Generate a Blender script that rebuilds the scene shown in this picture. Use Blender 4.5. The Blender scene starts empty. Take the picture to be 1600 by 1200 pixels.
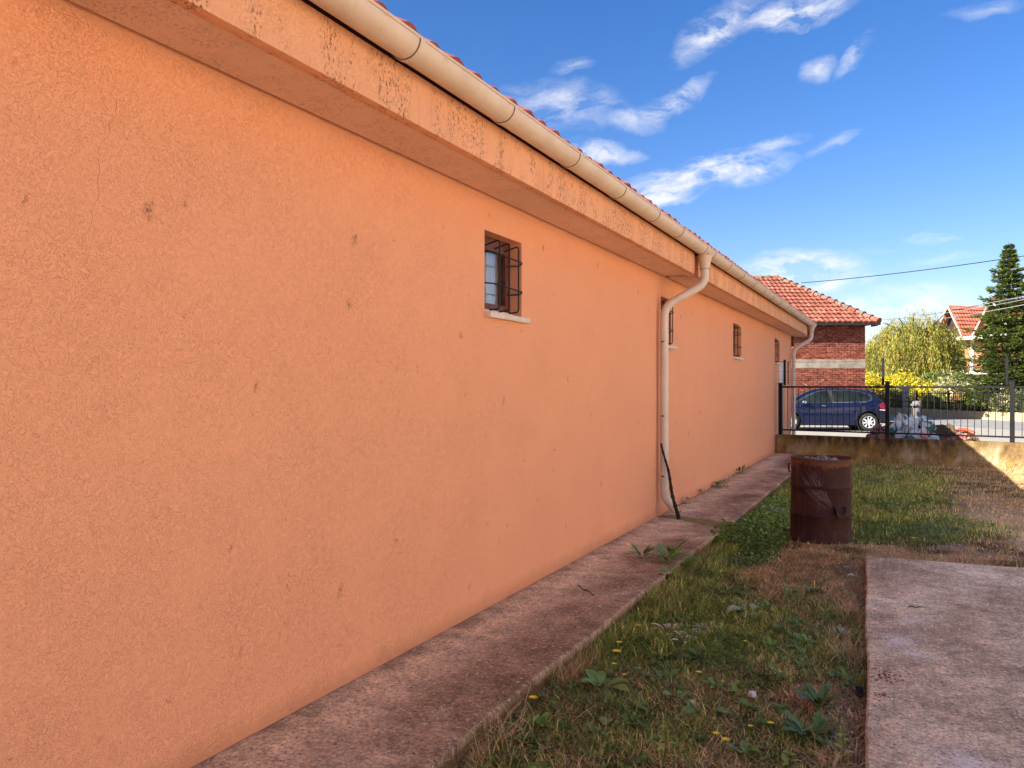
import bpy, bmesh, math, random
import numpy as np
from math import radians, sin, cos, pi, sqrt, atan2
from mathutils import Vector, Matrix

random.seed(7); rng = np.random.default_rng(11)
scene = bpy.context.scene
COL = scene.collection

# ------------------------------------------------------------------ camera, sky, sun, exposure
TH = radians(26.83)                      # the camera looks this far to the left of the wall's direction (+Y)
CT, ST = cos(TH), sin(TH)
EYE = 1.6
cam_d = bpy.data.cameras.new('camera'); cam = bpy.data.objects.new('camera', cam_d); COL.objects.link(cam)
cam.location = (0, 0, EYE); cam.rotation_euler = (radians(90.1), 0, TH)
cam_d.sensor_width = 36; cam_d.lens = 27.0; cam_d.clip_start = 0.05; cam_d.clip_end = 2000
scene.camera = cam
scene.view_settings.view_transform = 'Standard'; scene.view_settings.look = 'None'
scene.view_settings.gamma = 1; scene.view_settings.use_curve_mapping = False
scene.view_settings.exposure = 2.42

SUN_EL = radians(30.2)
SUN_H = Vector((-0.66, -0.751))           # horizontal direction TOWARDS the sun
SUN_DIR = Vector((SUN_H.x*cos(SUN_EL), SUN_H.y*cos(SUN_EL), sin(SUN_EL)))
sun_d = bpy.data.lights.new('sun', 'SUN'); sun_d.energy = 3.1; sun_d.angle = radians(0.5); sun_d.color = (1.0, 0.93, 0.82)
sun = bpy.data.objects.new('sun', sun_d); COL.objects.link(sun)
sun.rotation_euler = SUN_DIR.to_track_quat('Z', 'Y').to_euler(); sun.location = (0, 0, 30)

world = bpy.data.worlds.new('World'); scene.world = world; world.use_nodes = True

def nn(nt, typ, **kw):
    n = nt.nodes.new(typ)
    for k, v in kw.items():
        if k.startswith('i_'):
            key = k[2:]
            n.inputs[int(key) if key.isdigit() else key.replace('_', ' ')].default_value = v
        else: setattr(n, k, v)
    return n
def lk(nt, a, b): nt.links.new(a, b)
def mth(nt, op, a, b=None, c=None, clamp=False):
    n = nt.nodes.new('ShaderNodeMath'); n.operation = op; n.use_clamp = clamp
    for i, x in enumerate((a, b, c)):
        if x is None: continue
        if isinstance(x, (int, float)): n.inputs[i].default_value = x
        else: nt.links.new(x, n.inputs[i])
    return n.outputs[0]
def mixc(nt, fac, a, b, blend='MIX'):
    n = nt.nodes.new('ShaderNodeMix'); n.data_type = 'RGBA'; n.blend_type = blend
    if isinstance(fac, (int, float)): n.inputs[0].default_value = fac
    else: nt.links.new(fac, n.inputs[0])
    for i, x in ((6, a), (7, b)):
        if isinstance(x, tuple): n.inputs[i].default_value = x if len(x) == 4 else (*x, 1)
        else: nt.links.new(x, n.inputs[i])
    return n.outputs[2]
def ramp(nt, fac, *stops):
    n = nt.nodes.new('ShaderNodeValToRGB'); el = n.color_ramp.elements
    while len(el) < len(stops): el.new(0.5)
    for e, (p, col) in zip(el, stops):
        e.position = p; e.color = (col, col, col, 1) if isinstance(col, (int, float)) else (*col, 1)
    nt.links.new(fac, n.inputs[0]); return n.outputs[0]
def noise(nt, vec, scale, detail=4, rough=0.55, dist=0.0):
    n = nn(nt, 'ShaderNodeTexNoise'); n.inputs['Scale'].default_value = scale; n.inputs['Detail'].default_value = detail
    n.inputs['Roughness'].default_value = rough; n.inputs['Distortion'].default_value = dist
    nt.links.new(vec, n.inputs['Vector']); return n
def mapping(nt, vec, loc=(0,0,0), rot=(0,0,0), sc=(1,1,1), typ='POINT'):
    n = nn(nt, 'ShaderNodeMapping'); n.vector_type = typ
    n.inputs['Location'].default_value = loc; n.inputs['Rotation'].default_value = rot; n.inputs['Scale'].default_value = sc
    nt.links.new(vec, n.inputs['Vector']); return n.outputs[0]

def build_world():
    nt = world.node_tree; nt.nodes.clear()
    out = nn(nt, 'ShaderNodeOutputWorld'); bg = nn(nt, 'ShaderNodeBackground'); bg.inputs['Strength'].default_value = 0.05
    sky = nn(nt, 'ShaderNodeTexSky'); sky.sky_type = 'NISHITA'; sky.sun_disc = False
    sky.sun_elevation = SUN_EL; sky.sun_rotation = atan2(SUN_H.x, SUN_H.y)
    sky.altitude = 300; sky.air_density = 1.0; sky.dust_density = 1.2; sky.ozone_density = 1.0
    hs = nn(nt, 'ShaderNodeHueSaturation'); hs.inputs['Saturation'].default_value = 1.35
    lk(nt, mixc(nt, 1.0, sky.outputs[0], (0.72, 0.69, 0.80), 'MULTIPLY'), hs.inputs['Color'])
    tc = nn(nt, 'ShaderNodeTexCoord'); sep = nn(nt, 'ShaderNodeSeparateXYZ'); lk(nt, tc.outputs['Generated'], sep.inputs[0])
    az = mth(nt, 'ARCTAN2', sep.outputs[0], sep.outputs[1])          # from +Y, clockwise
    el = mth(nt, 'ARCSINE', sep.outputs[2])
    comb = nn(nt, 'ShaderNodeCombineXYZ'); lk(nt, az, comb.inputs[0]); lk(nt, el, comb.inputs[1])
    warp = noise(nt, comb.outputs[0], 9, 5, 0.6)
    wv = nn(nt, 'ShaderNodeVectorMath', operation='SUBTRACT'); lk(nt, warp.outputs['Color'], wv.inputs[0]); wv.inputs[1].default_value = (0.5, 0.5, 0.5)
    ws = nn(nt, 'ShaderNodeVectorMath', operation='SCALE'); lk(nt, wv.outputs[0], ws.inputs[0]); ws.inputs['Scale'].default_value = 0.05
    wa = nn(nt, 'ShaderNodeVectorMath', operation='ADD'); lk(nt, comb.outputs[0], wa.inputs[0]); lk(nt, ws.outputs[0], wa.inputs[1])
    P = wa.outputs[0]
    fx = mapping(nt, P, sc=(14, 40, 1), rot=(0, 0, radians(-14)))
    wisp = noise(nt, fx, 1.0, 8, 0.62, 0.25)
    wf = ramp(nt, wisp.outputs[0], (0.40, 0.0), (0.64, 1.0))
    total = None
    for (px, py, sx, sy, tilt, w) in CLOUDS:
        # px, py: bearing and height of the cloud as seen from the yard, kept as angles on the sky
        m = mapping(nt, P, loc=(px, py, 0), rot=(0, 0, tilt), sc=(sx, sy, 1), typ='TEXTURE')
        g = nn(nt, 'ShaderNodeTexGradient', gradient_type='SPHERICAL'); lk(nt, m, g.inputs[0])
        x = mth(nt, 'MULTIPLY', g.outputs[1], w)
        total = x if total is None else mth(nt, 'MAXIMUM', total, x)
    # wisps continue over the unseen sky, with extra cloud added to brighten the shade
    big = noise(nt, mapping(nt, comb.outputs[0], sc=(2.2, 5.0, 1), loc=(3.7, 1.3, 0)), 1.0, 3, 0.5)
    away = mth(nt, 'ABSOLUTE', mth(nt, 'ADD', az, TH)); away = mth(nt, 'SMOOTH_MIN', mth(nt, 'MULTIPLY', mth(nt, 'SUBTRACT', away, 0.62), 4.0, clamp=True), 1.0, 0.0)
    rest = mth(nt, 'MULTIPLY', ramp(nt, big.outputs[0], (0.47, 0.0), (0.62, 0.95)), away)
    total = mth(nt, 'MAXIMUM', total, rest)
    dens = mth(nt, 'MULTIPLY', mth(nt, 'ADD', mth(nt, 'MULTIPLY', wf, 1.0), 0.07), total)
    dens = mth(nt, 'SMOOTH_MIN', mth(nt, 'MULTIPLY', dens, 1.4), 0.80, 0.35)
    low = mth(nt, 'MULTIPLY', mth(nt, 'SUBTRACT', 0.13, el), 2.0, clamp=True)      # thin milky air near the horizon
    low = mth(nt, 'MULTIPLY', low, mth(nt, 'ADD', mth(nt, 'MULTIPLY', wf, 0.8), 0.10))
    dens = mth(nt, 'MAXIMUM', dens, low, clamp=True)
    colr = mixc(nt, dens, hs.outputs[0], (4.3, 4.2, 4.2))
    lk(nt, colr, bg.inputs['Color']); lk(nt, bg.outputs[0], out.inputs['Surface'])

def sky_at(px, py):
    x = (px-800)/1200; y = (602-py)/1200
    a = atan2(x, 1) - TH
    return a, atan2(y, sqrt(1+x*x))
CLOUDS = []
for (px, py, wx, wy, tilt, w) in [
    (1120, 40, 95, 38, 28, 0.9), (1245, 14, 105, 30, 0, 1.0), (1275, 102, 30, 20, 20, 0.55), (1335, 80, 45, 16, 32, 0.6),
    (895, 102, 42, 16, 8, 0.5), (880, 165, 120, 52, -8, 0.55), (1045, 158, 95, 22, 27, 0.85), (925, 237, 95, 22, -3, 1.0), (985, 190, 60, 25, 0, 0.5),
    (1080, 272, 160, 34, 9, 1.25), (1020, 300, 90, 24, 0, 1.2), (1185, 265, 80, 22, 14, 0.8), (1215, 222, 60, 14, 8, 0.42), (1305, 222, 45, 15, 15, 0.38),
    (1245, 425, 110, 42, 3, 1.2), (1300, 445, 60, 28, 20, 0.9), (1390, 480, 150, 36, 6, 0.85), (1500, 500, 120, 26, 0, 0.6), (1350, 442, 22, 16, 30, 0.6),
    (1455, 370, 45, 10, -5, 0.35), (1370, 390, 30, 9, 0, 0.25), (1540, 18, 60, 14, 0, 0.3), (1470, 405, 60, 10, 5, 0.25), (700, 130, 60, 25, 10, 0.5)]:
    a, e = sky_at(px, py)
    CLOUDS.append((a, e, wx/1200*0.92, wy/1200*0.80, radians(tilt), w*0.92))
build_world()

# ------------------------------------------------------------------ helpers
def W(r, d, z=0.0):
    """point r metres to the right of and d metres beyond the place one stands at"""
    return Vector((CT*r - ST*d, ST*r + CT*d, z))

ROOTM = {}
def tag(o, label=None, cat=None, group=None, kind=None):
    if label: o['label'] = label
    if cat: o['category'] = cat
    if group: o['group'] = group
    if kind: o['kind'] = kind
    return o
def thing(name, label, cat, loc=(0,0,0), rz=0.0, group=None):
    o = bpy.data.objects.new(name, None); COL.objects.link(o)
    o.location = loc; o.rotation_euler = (0, 0, rz); o.empty_display_size = 0.1
    ROOTM[o.name] = Matrix.Translation(Vector(loc)) @ Matrix.Rotation(rz, 4, 'Z')
    return tag(o, label, cat, group)

class MB:
    def __init__(s): s.v = []; s.f = []; s.m = []
    def add(s, vs, fs, mi=0):
        b = len(s.v); s.v += [tuple(x) for x in vs]; s.f += [tuple(i+b for i in f) for f in fs]; s.m += [mi]*len(fs); return s
    def bx(s, x0, x1, y0, y1, z0, z1, M=None, mi=0):
        vs = [Vector(p) for p in ((x0,y0,z0),(x1,y0,z0),(x1,y1,z0),(x0,y1,z0),(x0,y0,z1),(x1,y0,z1),(x1,y1,z1),(x0,y1,z1))]
        if M is not None: vs = [M @ v for v in vs]
        return s.add(vs, [(0,3,2,1),(4,5,6,7),(0,1,5,4),(1,2,6,5),(2,3,7,6),(3,0,4,7)], mi)
    def cbx(s, x0, x1, y0, y1, z0, z1, c=0.01, M=None):
        """box with chamfered edges"""
        bm = bmesh.new(); bmesh.ops.create_cube(bm, size=1)
        for v in bm.verts: v.co = Vector(((x0+x1)/2+v.co.x*(x1-x0), (y0+y1)/2+v.co.y*(y1-y0), (z0+z1)/2+v.co.z*(z1-z0)))
        bmesh.ops.bevel(bm, geom=list(bm.edges), offset=c, segments=2, affect='EDGES', profile=0.6)
        bm.verts.ensure_lookup_table()
        vs = [v.co.copy() for v in bm.verts]
        if M is not None: vs = [M @ v for v in vs]
        s.add(vs, [[v.index for v in f.verts] for f in bm.faces]); bm.free(); return s
    def tube(s, pts, r, n=8, caps=True, mi=0):
        pts = [Vector(p) for p in pts]; rs = r if isinstance(r, (list, tuple)) else [r]*len(pts)
        rings = []; up = None
        for i, p in enumerate(pts):
            t = (pts[min(i+1, len(pts)-1)] - pts[max(i-1, 0)]).normalized()
            if up is None: up = Vector((0,0,1)) if abs(t.z) < 0.9 else Vector((0,1,0))
            a = t.cross(up)
            if a.length < 1e-4: up = Vector((1,0,0)); a = t.cross(up)
            a.normalize(); b = t.cross(a).normalized(); up = -b if False else a.cross(t)
            rings.append([p + rs[i]*(cos(2*pi*k/n)*a + sin(2*pi*k/n)*b) for k in range(n)])
        vs = [q for ring in rings for q in ring]; fs = []
        for i in range(len(pts)-1):
            for k in range(n):
                fs.append((i*n+k, i*n+(k+1)%n, (i+1)*n+(k+1)%n, (i+1)*n+k))
        if caps: fs.append(tuple(range(n-1, -1, -1))); fs.append(tuple(range((len(pts)-1)*n, len(pts)*n)))
        return s.add(vs, fs, mi)
    def lathe(s, prof, n=24, c=(0,0,0), M=None, mi=0):
        vs = []; fs = []
        for (r, z) in prof:
            for k in range(n):
                v = Vector((r*cos(2*pi*k/n), r*sin(2*pi*k/n), z)); v = (M @ v) if M is not None else v
                vs.append(v + Vector(c))
        for i in range(len(prof)-1):
            for k in range(n): fs.append((i*n+k, i*n+(k+1)%n, (i+1)*n+(k+1)%n, (i+1)*n+k))
        return s.add(vs, fs, mi)
    def prism(s, poly, a, b, axis='y', mi=0):
        """poly in the plane across the axis, pushed from a to b"""
        n = len(poly)
        def P(p, t):
            return {'y': (p[0], t, p[1]), 'x': (t, p[0], p[1]), 'z': (p[0], p[1], t)}[axis]
        vs = [P(p, a) for p in poly] + [P(p, b) for p in poly]
        fs = [(i, (i+1) % n, n+(i+1) % n, n+i) for i in range(n)] + [tuple(range(n-1, -1, -1)), tuple(range(n, 2*n))]
        return s.add(vs, fs, mi)
    def grid(s, P, nu, nv, closed_u=False, mi=0):
        vs = [P(i/(nu), j/(nv)) for j in range(nv+1) for i in range(nu + (0 if closed_u else 1))]
        w = nu if closed_u else nu+1; fs = []
        for j in range(nv):
            for i in range(nu): fs.append((j*w+i, j*w+(i+1) % w, (j+1)*w+(i+1) % w, (j+1)*w+i))
        return s.add(vs, fs, mi)
    def build(s, name, mats, parent=None, world=True, smooth=False, auto=None, kind=None, label=None, nrm=False):
        me = bpy.data.meshes.new(name)
        if world and parent is not None:
            root = parent
            while root.parent: root = root.parent
            Mi = ROOTM.get(root.name, Matrix()).inverted()
            vs = [tuple(Mi @ Vector(v)) for v in s.v]
        else: vs = s.v
        me.from_pydata(vs, [], s.f)
        if nrm:
            bm = bmesh.new(); bm.from_mesh(me); bmesh.ops.recalc_face_normals(bm, faces=bm.faces); bm.to_mesh(me); bm.free()
        if not isinstance(mats, (list, tuple)): mats = [mats]
        for m in mats: me.materials.append(m)
        if len(mats) > 1: me.polygons.foreach_set('material_index', s.m)
        if smooth:
            if auto: 
                me.polygons.foreach_set('use_smooth', [True]*len(me.polygons)); me.set_sharp_from_angle(angle=radians(auto))
            else: me.polygons.foreach_set('use_smooth', [True]*len(me.polygons))
        me.update()
        o = bpy.data.objects.new(name, me); COL.objects.link(o); o.parent = parent
        return tag(o, label, None, None, kind)

def copy_tree(o, parent=None):
    c = o.copy(); COL.objects.link(c); c.parent = parent
    for ch in o.children: copy_tree(ch, c)
    return c

def np_mesh(name, verts, faces_flat, nper, mat, parent=None, cols=None, kind=None, smooth=False):
    """verts (n,3), faces_flat (m,nper) ; cols (n,3) vertex colours"""
    me = bpy.data.meshes.new(name); n = len(verts); m = len(faces_flat)
    me.vertices.add(n); me.vertices.foreach_set('co', np.ascontiguousarray(verts, dtype=np.float32).ravel())
    me.loops.add(m*nper); me.polygons.add(m)
    me.loops.foreach_set('vertex_index', np.ascontiguousarray(faces_flat, dtype=np.int32).ravel())
    me.polygons.foreach_set('loop_start', np.arange(0, m*nper, nper, dtype=np.int32))
    if smooth: me.polygons.foreach_set('use_smooth', np.ones(m, dtype=bool))
    me.update(calc_edges=True); me.validate()
    if cols is not None:
        ca = me.color_attributes.new('Col', 'FLOAT_COLOR', 'POINT')
        ca.data.foreach_set('color', np.concatenate([cols, np.ones((n, 1))], 1).astype(np.float32).ravel())
    me.materials.append(mat)
    o = bpy.data.objects.new(name, me); COL.objects.link(o); o.parent = parent
    if kind: o['kind'] = kind
    return o

# value noise in numpy, for patches on the ground
_perm = rng.random((256, 256))
def vnoise(x, y, s):
    x = np.asarray(x)*s + 71.3; y = np.asarray(y)*s + 19.7
    xi = np.floor(x).astype(int); yi = np.floor(y).astype(int); fx = x-xi; fy = y-yi
    fx = fx*fx*(3-2*fx); fy = fy*fy*(3-2*fy)
    a = _perm[xi % 256, yi % 256]; b = _perm[(xi+1) % 256, yi % 256]; c = _perm[xi % 256, (yi+1) % 256]; d = _perm[(xi+1) % 256, (yi+1) % 256]
    return (a*(1-fx)+b*fx)*(1-fy) + (c*(1-fx)+d*fx)*fy
def fbm(x, y, s): return (vnoise(x, y, s)*0.5 + vnoise(x, y, s*2.1)*0.28 + vnoise(x, y, s*4.3)*0.15 + vnoise(x, y, s*9.1)*0.07)
def sst(a, b, x): t = np.clip((x-a)/(b-a), 0, 1); return t*t*(3-2*t)

# ------------------------------------------------------------------ materials
def new_mat(name, rough=0.8, spec=0.3, metallic=0.0):
    m = bpy.data.materials.new(name); m.use_nodes = True; nt = m.node_tree; b = nt.nodes['Principled BSDF']
    b.inputs['Roughness'].default_value = rough; b.inputs['Metallic'].default_value = metallic
    b.inputs['Specular IOR Level'].default_value = spec
    tc = nn(nt, 'ShaderNodeTexCoord')
    return m, nt, b, tc.outputs['Object']
def set_bump(nt, b, h, dist=0.01, strength=1.0, prev=None):
    n = nn(nt, 'ShaderNodeBump'); n.inputs['Distance'].default_value = dist; n.inputs['Strength'].default_value = strength
    lk(nt, h, n.inputs['Height'])
    if prev is not None: lk(nt, prev, n.inputs['Normal'])
    lk(nt, n.outputs[0], b.inputs['Normal']); return n.outputs[0]
def simple(name, col, rough=0.6, spec=0.3, metallic=0.0, var=0.12, scale=8, bump=0.0, bscale=40):
    m, nt, b, oc = new_mat(name, rough, spec, metallic)
    n = noise(nt, oc, scale, 5, 0.6)
    dark = tuple(c*(1-var*1.6) for c in col); lite = tuple(min(1, c*(1+var)) for c in col)
    lk(nt, ramp(nt, n.outputs[0], (0.3, dark), (0.7, lite)), b.inputs['Base Color'])
    if bump: set_bump(nt, b, noise(nt, oc, bscale, 4).outputs[0], bump)
    return m

def stucco(name, base, stain=0.5, blot=True, specks=0.0, streak=0.0):
    m, nt, b, oc = new_mat(name, 0.92, 0.15)
    sep = nn(nt, 'ShaderNodeSeparateXYZ'); lk(nt, oc, sep.inputs[0])
    # worm-like scratches of rubbed plaster: thin ridges of a strongly distorted noise
    n1 = noise(nt, oc, 66, 3, 0.62, 1.7); r1 = mth(nt, 'ABSOLUTE', mth(nt, 'SUBTRACT', n1.outputs[0], 0.5))
    worm = ramp(nt, r1, (0.0, 1.0), (0.028, 0.0))
    patchn = noise(nt, oc, 2.6, 4, 0.6); pm = ramp(nt, patchn.outputs[0], (0.36, 0.55), (0.66, 1.0))
    fine = noise(nt, oc, 170, 3, 0.7)
    big = noise(nt, oc, 0.55, 4, 0.5)
    mid = noise(nt, mapping(nt, oc, sc=(1, 1, 0.4)), 5, 5, 0.65)
    c = mixc(nt, ramp(nt, big.outputs[0], (0.32, 0.0), (0.68, 1.0)), tuple(x*0.98 for x in base), tuple(min(1, x*1.02) for x in base))
    c = mixc(nt, mth(nt, 'MULTIPLY', ramp(nt, mid.outputs[0], (0.5, 0.0), (0.75, 1.0)), 0.03), c, (base[0]*0.80, base[1]*0.74, base[2]*0.66))
    c = mixc(nt, mth(nt, 'MULTIPLY', mth(nt, 'MULTIPLY', worm, pm), 0.50), c, (base[0]*0.66, base[1]*0.50, base[2]*0.40))
    if blot:
        dn = noise(nt, oc, 22, 3, 0.7, 0.4)
        dv = nn(nt, 'ShaderNodeVectorMath', operation='SCALE'); lk(nt, dn.outputs['Color'], dv.inputs[0]); dv.inputs['Scale'].default_value = 0.10
        av = nn(nt, 'ShaderNodeVectorMath', operation='ADD'); lk(nt, oc, av.inputs[0]); lk(nt, dv.outputs[0], av.inputs[1])
        for (sc, lo, hi, w) in ((1.7, 0.003, 0.040, 0.75), (3.6, 0.003, 0.036, 0.65), (8.0, 0.004, 0.032, 0.5)):
            vo = nn(nt, 'ShaderNodeTexVoronoi', voronoi_dimensions='2D'); vo.inputs['Scale'].default_value = sc; vo.inputs['Randomness'].default_value = 1.0
            s3 = nn(nt, 'ShaderNodeSeparateXYZ'); lk(nt, av.outputs[0], s3.inputs[0]); c3 = nn(nt, 'ShaderNodeCombineXYZ'); lk(nt, s3.outputs[1], c3.inputs[0]); lk(nt, mth(nt, 'MULTIPLY', s3.outputs[2], 0.55), c3.inputs[1])
            lk(nt, c3.outputs[0], vo.inputs['Vector'])
            mask = ramp(nt, vo.outputs['Distance'], (lo, 1.0), (hi, 0.0))
            sp = noise(nt, oc, 90, 3, 0.8); mask = mth(nt, 'MULTIPLY', mask, ramp(nt, sp.outputs[0], (0.42, 0.12), (0.54, 1.0)))
            pick = nn(nt, 'ShaderNodeSeparateColor'); lk(nt, vo.outputs['Color'], pick.inputs[0])
            mask = mth(nt, 'MULTIPLY', mask, ramp(nt, pick.outputs[0], (0.40, 0.0), (0.7, 1.0)))
            c = mixc(nt, mth(nt, 'MULTIPLY', mask, w), c, (0.10, 0.055, 0.03))
    if specks:
        sn = noise(nt, mapping(nt, oc, sc=(1, 1, 0.6)), 75, 5, 0.8, 0.3)
        cl = noise(nt, mapping(nt, oc, sc=(1, 1, 0.35)), 5.5, 3, 0.6)
        k = mth(nt, 'MULTIPLY', ramp(nt, sn.outputs[0], (0.53, 0.0), (0.60, 1.0)), ramp(nt, cl.outputs[0], (0.42, 0.0), (0.56, 1.0)))
        c = mixc(nt, mth(nt, 'MULTIPLY', k, specks), c, (0.13, 0.07, 0.04))
        k2 = ramp(nt, noise(nt, mapping(nt, oc, sc=(1, 1, 0.22)), 9, 4, 0.6).outputs[0], (0.52, 0.0), (0.75, 1.0))
        c = mixc(nt, mth(nt, 'MULTIPLY', k2, specks*0.35), c, (base[0]*0.55, base[1]*0.45, base[2]*0.36))
    # rising dirt along the foot of the wall
    gr = noise(nt, mapping(nt, oc, sc=(1, 1, 0.5)), 7, 4, 0.6)
    foot = mth(nt, 'SUBTRACT', mth(nt, 'ADD', 0.16, mth(nt, 'MULTIPLY', gr.outputs[0], 0.10)), sep.outputs[2])
    c = mixc(nt, mth(nt, 'MULTIPLY', ramp(nt, foot, (0.0, 0.0), (0.1, 1.0)), 0.45 if blot else 0.0), c, (base[0]*0.55, base[1]*0.48, base[2]*0.45))
    lk(nt, c, b.inputs['Base Color'])
    hsum = mth(nt, 'SUBTRACT', mth(nt, 'MULTIPLY', fine.outputs[0], 0.35), mth(nt, 'MULTIPLY', mth(nt, 'MULTIPLY', worm, pm), 0.7))
    p = set_bump(nt, b, hsum, 0.0022, 0.8)
    und = noise(nt, oc, 3.2, 3, 0.5); set_bump(nt, b, und.outputs[0], 0.003, 0.3, p)
    return m

ORANGE = (0.90, 0.412, 0.23)
M = {}
M['stucco'] = stucco('orange_stucco', ORANGE)
M['soffit'] = stucco('orange_stucco_soffit', (0.90, 0.59, 0.43), blot=False, specks=0.45)
M['fascia'] = stucco('orange_stucco_fascia', (0.90, 0.46, 0.26), blot=False, specks=1.0)
def gutter_mat():
    m, nt, b, oc = new_mat('cream_painted_metal', 0.38, 0.4)
    n = noise(nt, oc, 3.5, 5, 0.65); c = ramp(nt, n.outputs[0], (0.3, (0.66, 0.51, 0.38)), (0.7, (0.76, 0.62, 0.49)))
    d = noise(nt, mapping(nt, oc, sc=(1, 0.5, 1)), 30, 4, 0.75, 0.4)
    c = mixc(nt, mth(nt, 'MULTIPLY', ramp(nt, d.outputs[0], (0.60, 0.0), (0.72, 1.0)), 0.35), c, (0.30, 0.19, 0.11))
    lk(nt, c, b.inputs['Base Color'])
    lk(nt, ramp(nt, n.outputs[0], (0.3, 0.5), (0.7, 0.32)), b.inputs['Roughness'])
    set_bump(nt, b, noise(nt, oc, 14, 3).outputs[0], 0.002, 0.5); return m
M['gutter'] = gutter_mat()
M['seam'] = simple('seam_dark', (0.20, 0.14, 0.10), 0.7)
M['pipe'] = simple('pipe_cream', (0.74, 0.63, 0.53), 0.38, 0.4, var=0.07, scale=4)
M['brown'] = simple('brown_window_wood', (0.14, 0.034, 0.014), 0.45, 0.4, var=0.3, scale=20)
M['iron'] = simple('black_iron', (0.012, 0.011, 0.012), 0.5, 0.4, var=0.3, scale=30)
M['fence'] = simple('black_fence_paint', (0.007, 0.007, 0.008), 0.5, 0.25, var=0.2, scale=20)
M['rustiron'] = simple('rusty_iron', (0.05, 0.025, 0.018), 0.7, 0.3, var=0.4, scale=40, bump=0.002)
M['sill'] = simple('white_sill', (0.72, 0.60, 0.50), 0.5, var=0.12, scale=12)
M['white'] = simple('white_plastic', (0.78, 0.78, 0.80), 0.35, 0.5, var=0.04)
M['curtain'] = simple('curtain', (0.62, 0.60, 0.58), 0.9, var=0.15, scale=6)
M['dark'] = simple('dark_inside', (0.02, 0.018, 0.016), 0.9)
def glass_mat(name, tint=(0.9, 0.95, 1.0), rough=0.02):
    m, nt, b, oc = new_mat(name, rough, 0.5)
    b.inputs['Base Color'].default_value = (*tint, 1); b.inputs['Transmission Weight'].default_value = 1.0; b.inputs['IOR'].default_value = 1.45
    return m
M['glass'] = glass_mat('window_glass')
M['carglass'] = glass_mat('car_glass', (0.45, 0.52, 0.50))
def vcol_mat(name, rough=0.7, spec=0.25, sss=0.0, trans=0.0):
    m, nt, b, oc = new_mat(name, rough, spec)
    a = nn(nt, 'ShaderNodeVertexColor', layer_name='Col'); lk(nt, a.outputs[0], b.inputs['Base Color'])
    if trans:
        tr = nn(nt, 'ShaderNodeBsdfTranslucent'); lk(nt, a.outputs[0], tr.inputs['Color'])
        mx = nn(nt, 'ShaderNodeMixShader'); mx.inputs[0].default_value = trans
        lk(nt, b.outputs[0], mx.inputs[1]); lk(nt, tr.outputs[0], mx.inputs[2])
        out = [n for n in nt.nodes if n.type == 'OUTPUT_MATERIAL'][0]; lk(nt, mx.outputs[0], out.inputs['Surface'])
    return m
M['leaf'] = vcol_mat('leafage', 0.55, 0.3, trans=0.35)
M['grass'] = vcol_mat('grass_blades', 0.6, 0.25, trans=0.25)
M['litter'] = vcol_mat('litter_bits', 0.8, 0.2)

def ground_mat():
    m, nt, b, oc = new_mat('yard_soil', 0.95, 0.1)
    a = nn(nt, 'ShaderNodeVertexColor', layer_name='Col')
    n = noise(nt, oc, 26, 6, 0.7); n2 = noise(nt, oc, 120, 4, 0.7)
    c = mixc(nt, 0.75, a.outputs[0], ramp(nt, n.outputs[0], (0.25, 0.45), (0.75, 1.45)), 'MULTIPLY')
    c = mixc(nt, 0.5, c, ramp(nt, n2.outputs[0], (0.3, 0.5), (0.7, 1.4)), 'MULTIPLY')
    lk(nt, c, b.inputs['Base Color'])
    p = set_bump(nt, b, n.outputs[0], 0.03, 0.8); set_bump(nt, b, n2.outputs[0], 0.012, 0.8, p); return m
M['ground'] = ground_mat()
def plain_ground(name, c1, c2, scale=3, rough=0.9, bump=0.004, speck=None):
    m, nt, b, oc = new_mat(name, rough, 0.2)
    n = noise(nt, oc, scale, 6, 0.65); f = noise(nt, oc, scale*25, 4, 0.7)
    c = ramp(nt, n.outputs[0], (0.3, c1), (0.7, c2))
    c = mixc(nt, 0.6, c, ramp(nt, f.outputs[0], (0.3, 0.65), (0.7, 1.3)), 'MULTIPLY')
    if speck:
        s = noise(nt, oc, 60, 2, 0.5); c = mixc(nt, ramp(nt, s.outputs[0], (0.66, 0.0), (0.70, 0.8)), c, speck)
    lk(nt, c, b.inputs['Base Color']); set_bump(nt, b, f.outputs[0], bump, 0.7); return m
M['forecourt'] = plain_ground('forecourt_concrete', (0.27, 0.245, 0.21), (0.33, 0.305, 0.265), 1.5)
M['road'] = plain_ground('grey_asphalt', (0.19, 0.185, 0.18), (0.25, 0.245, 0.24), 0.8)
M['field'] = plain_ground('verge', (0.14, 0.13, 0.05), (0.26, 0.21, 0.11), 0.6, bump=0.02)

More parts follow.
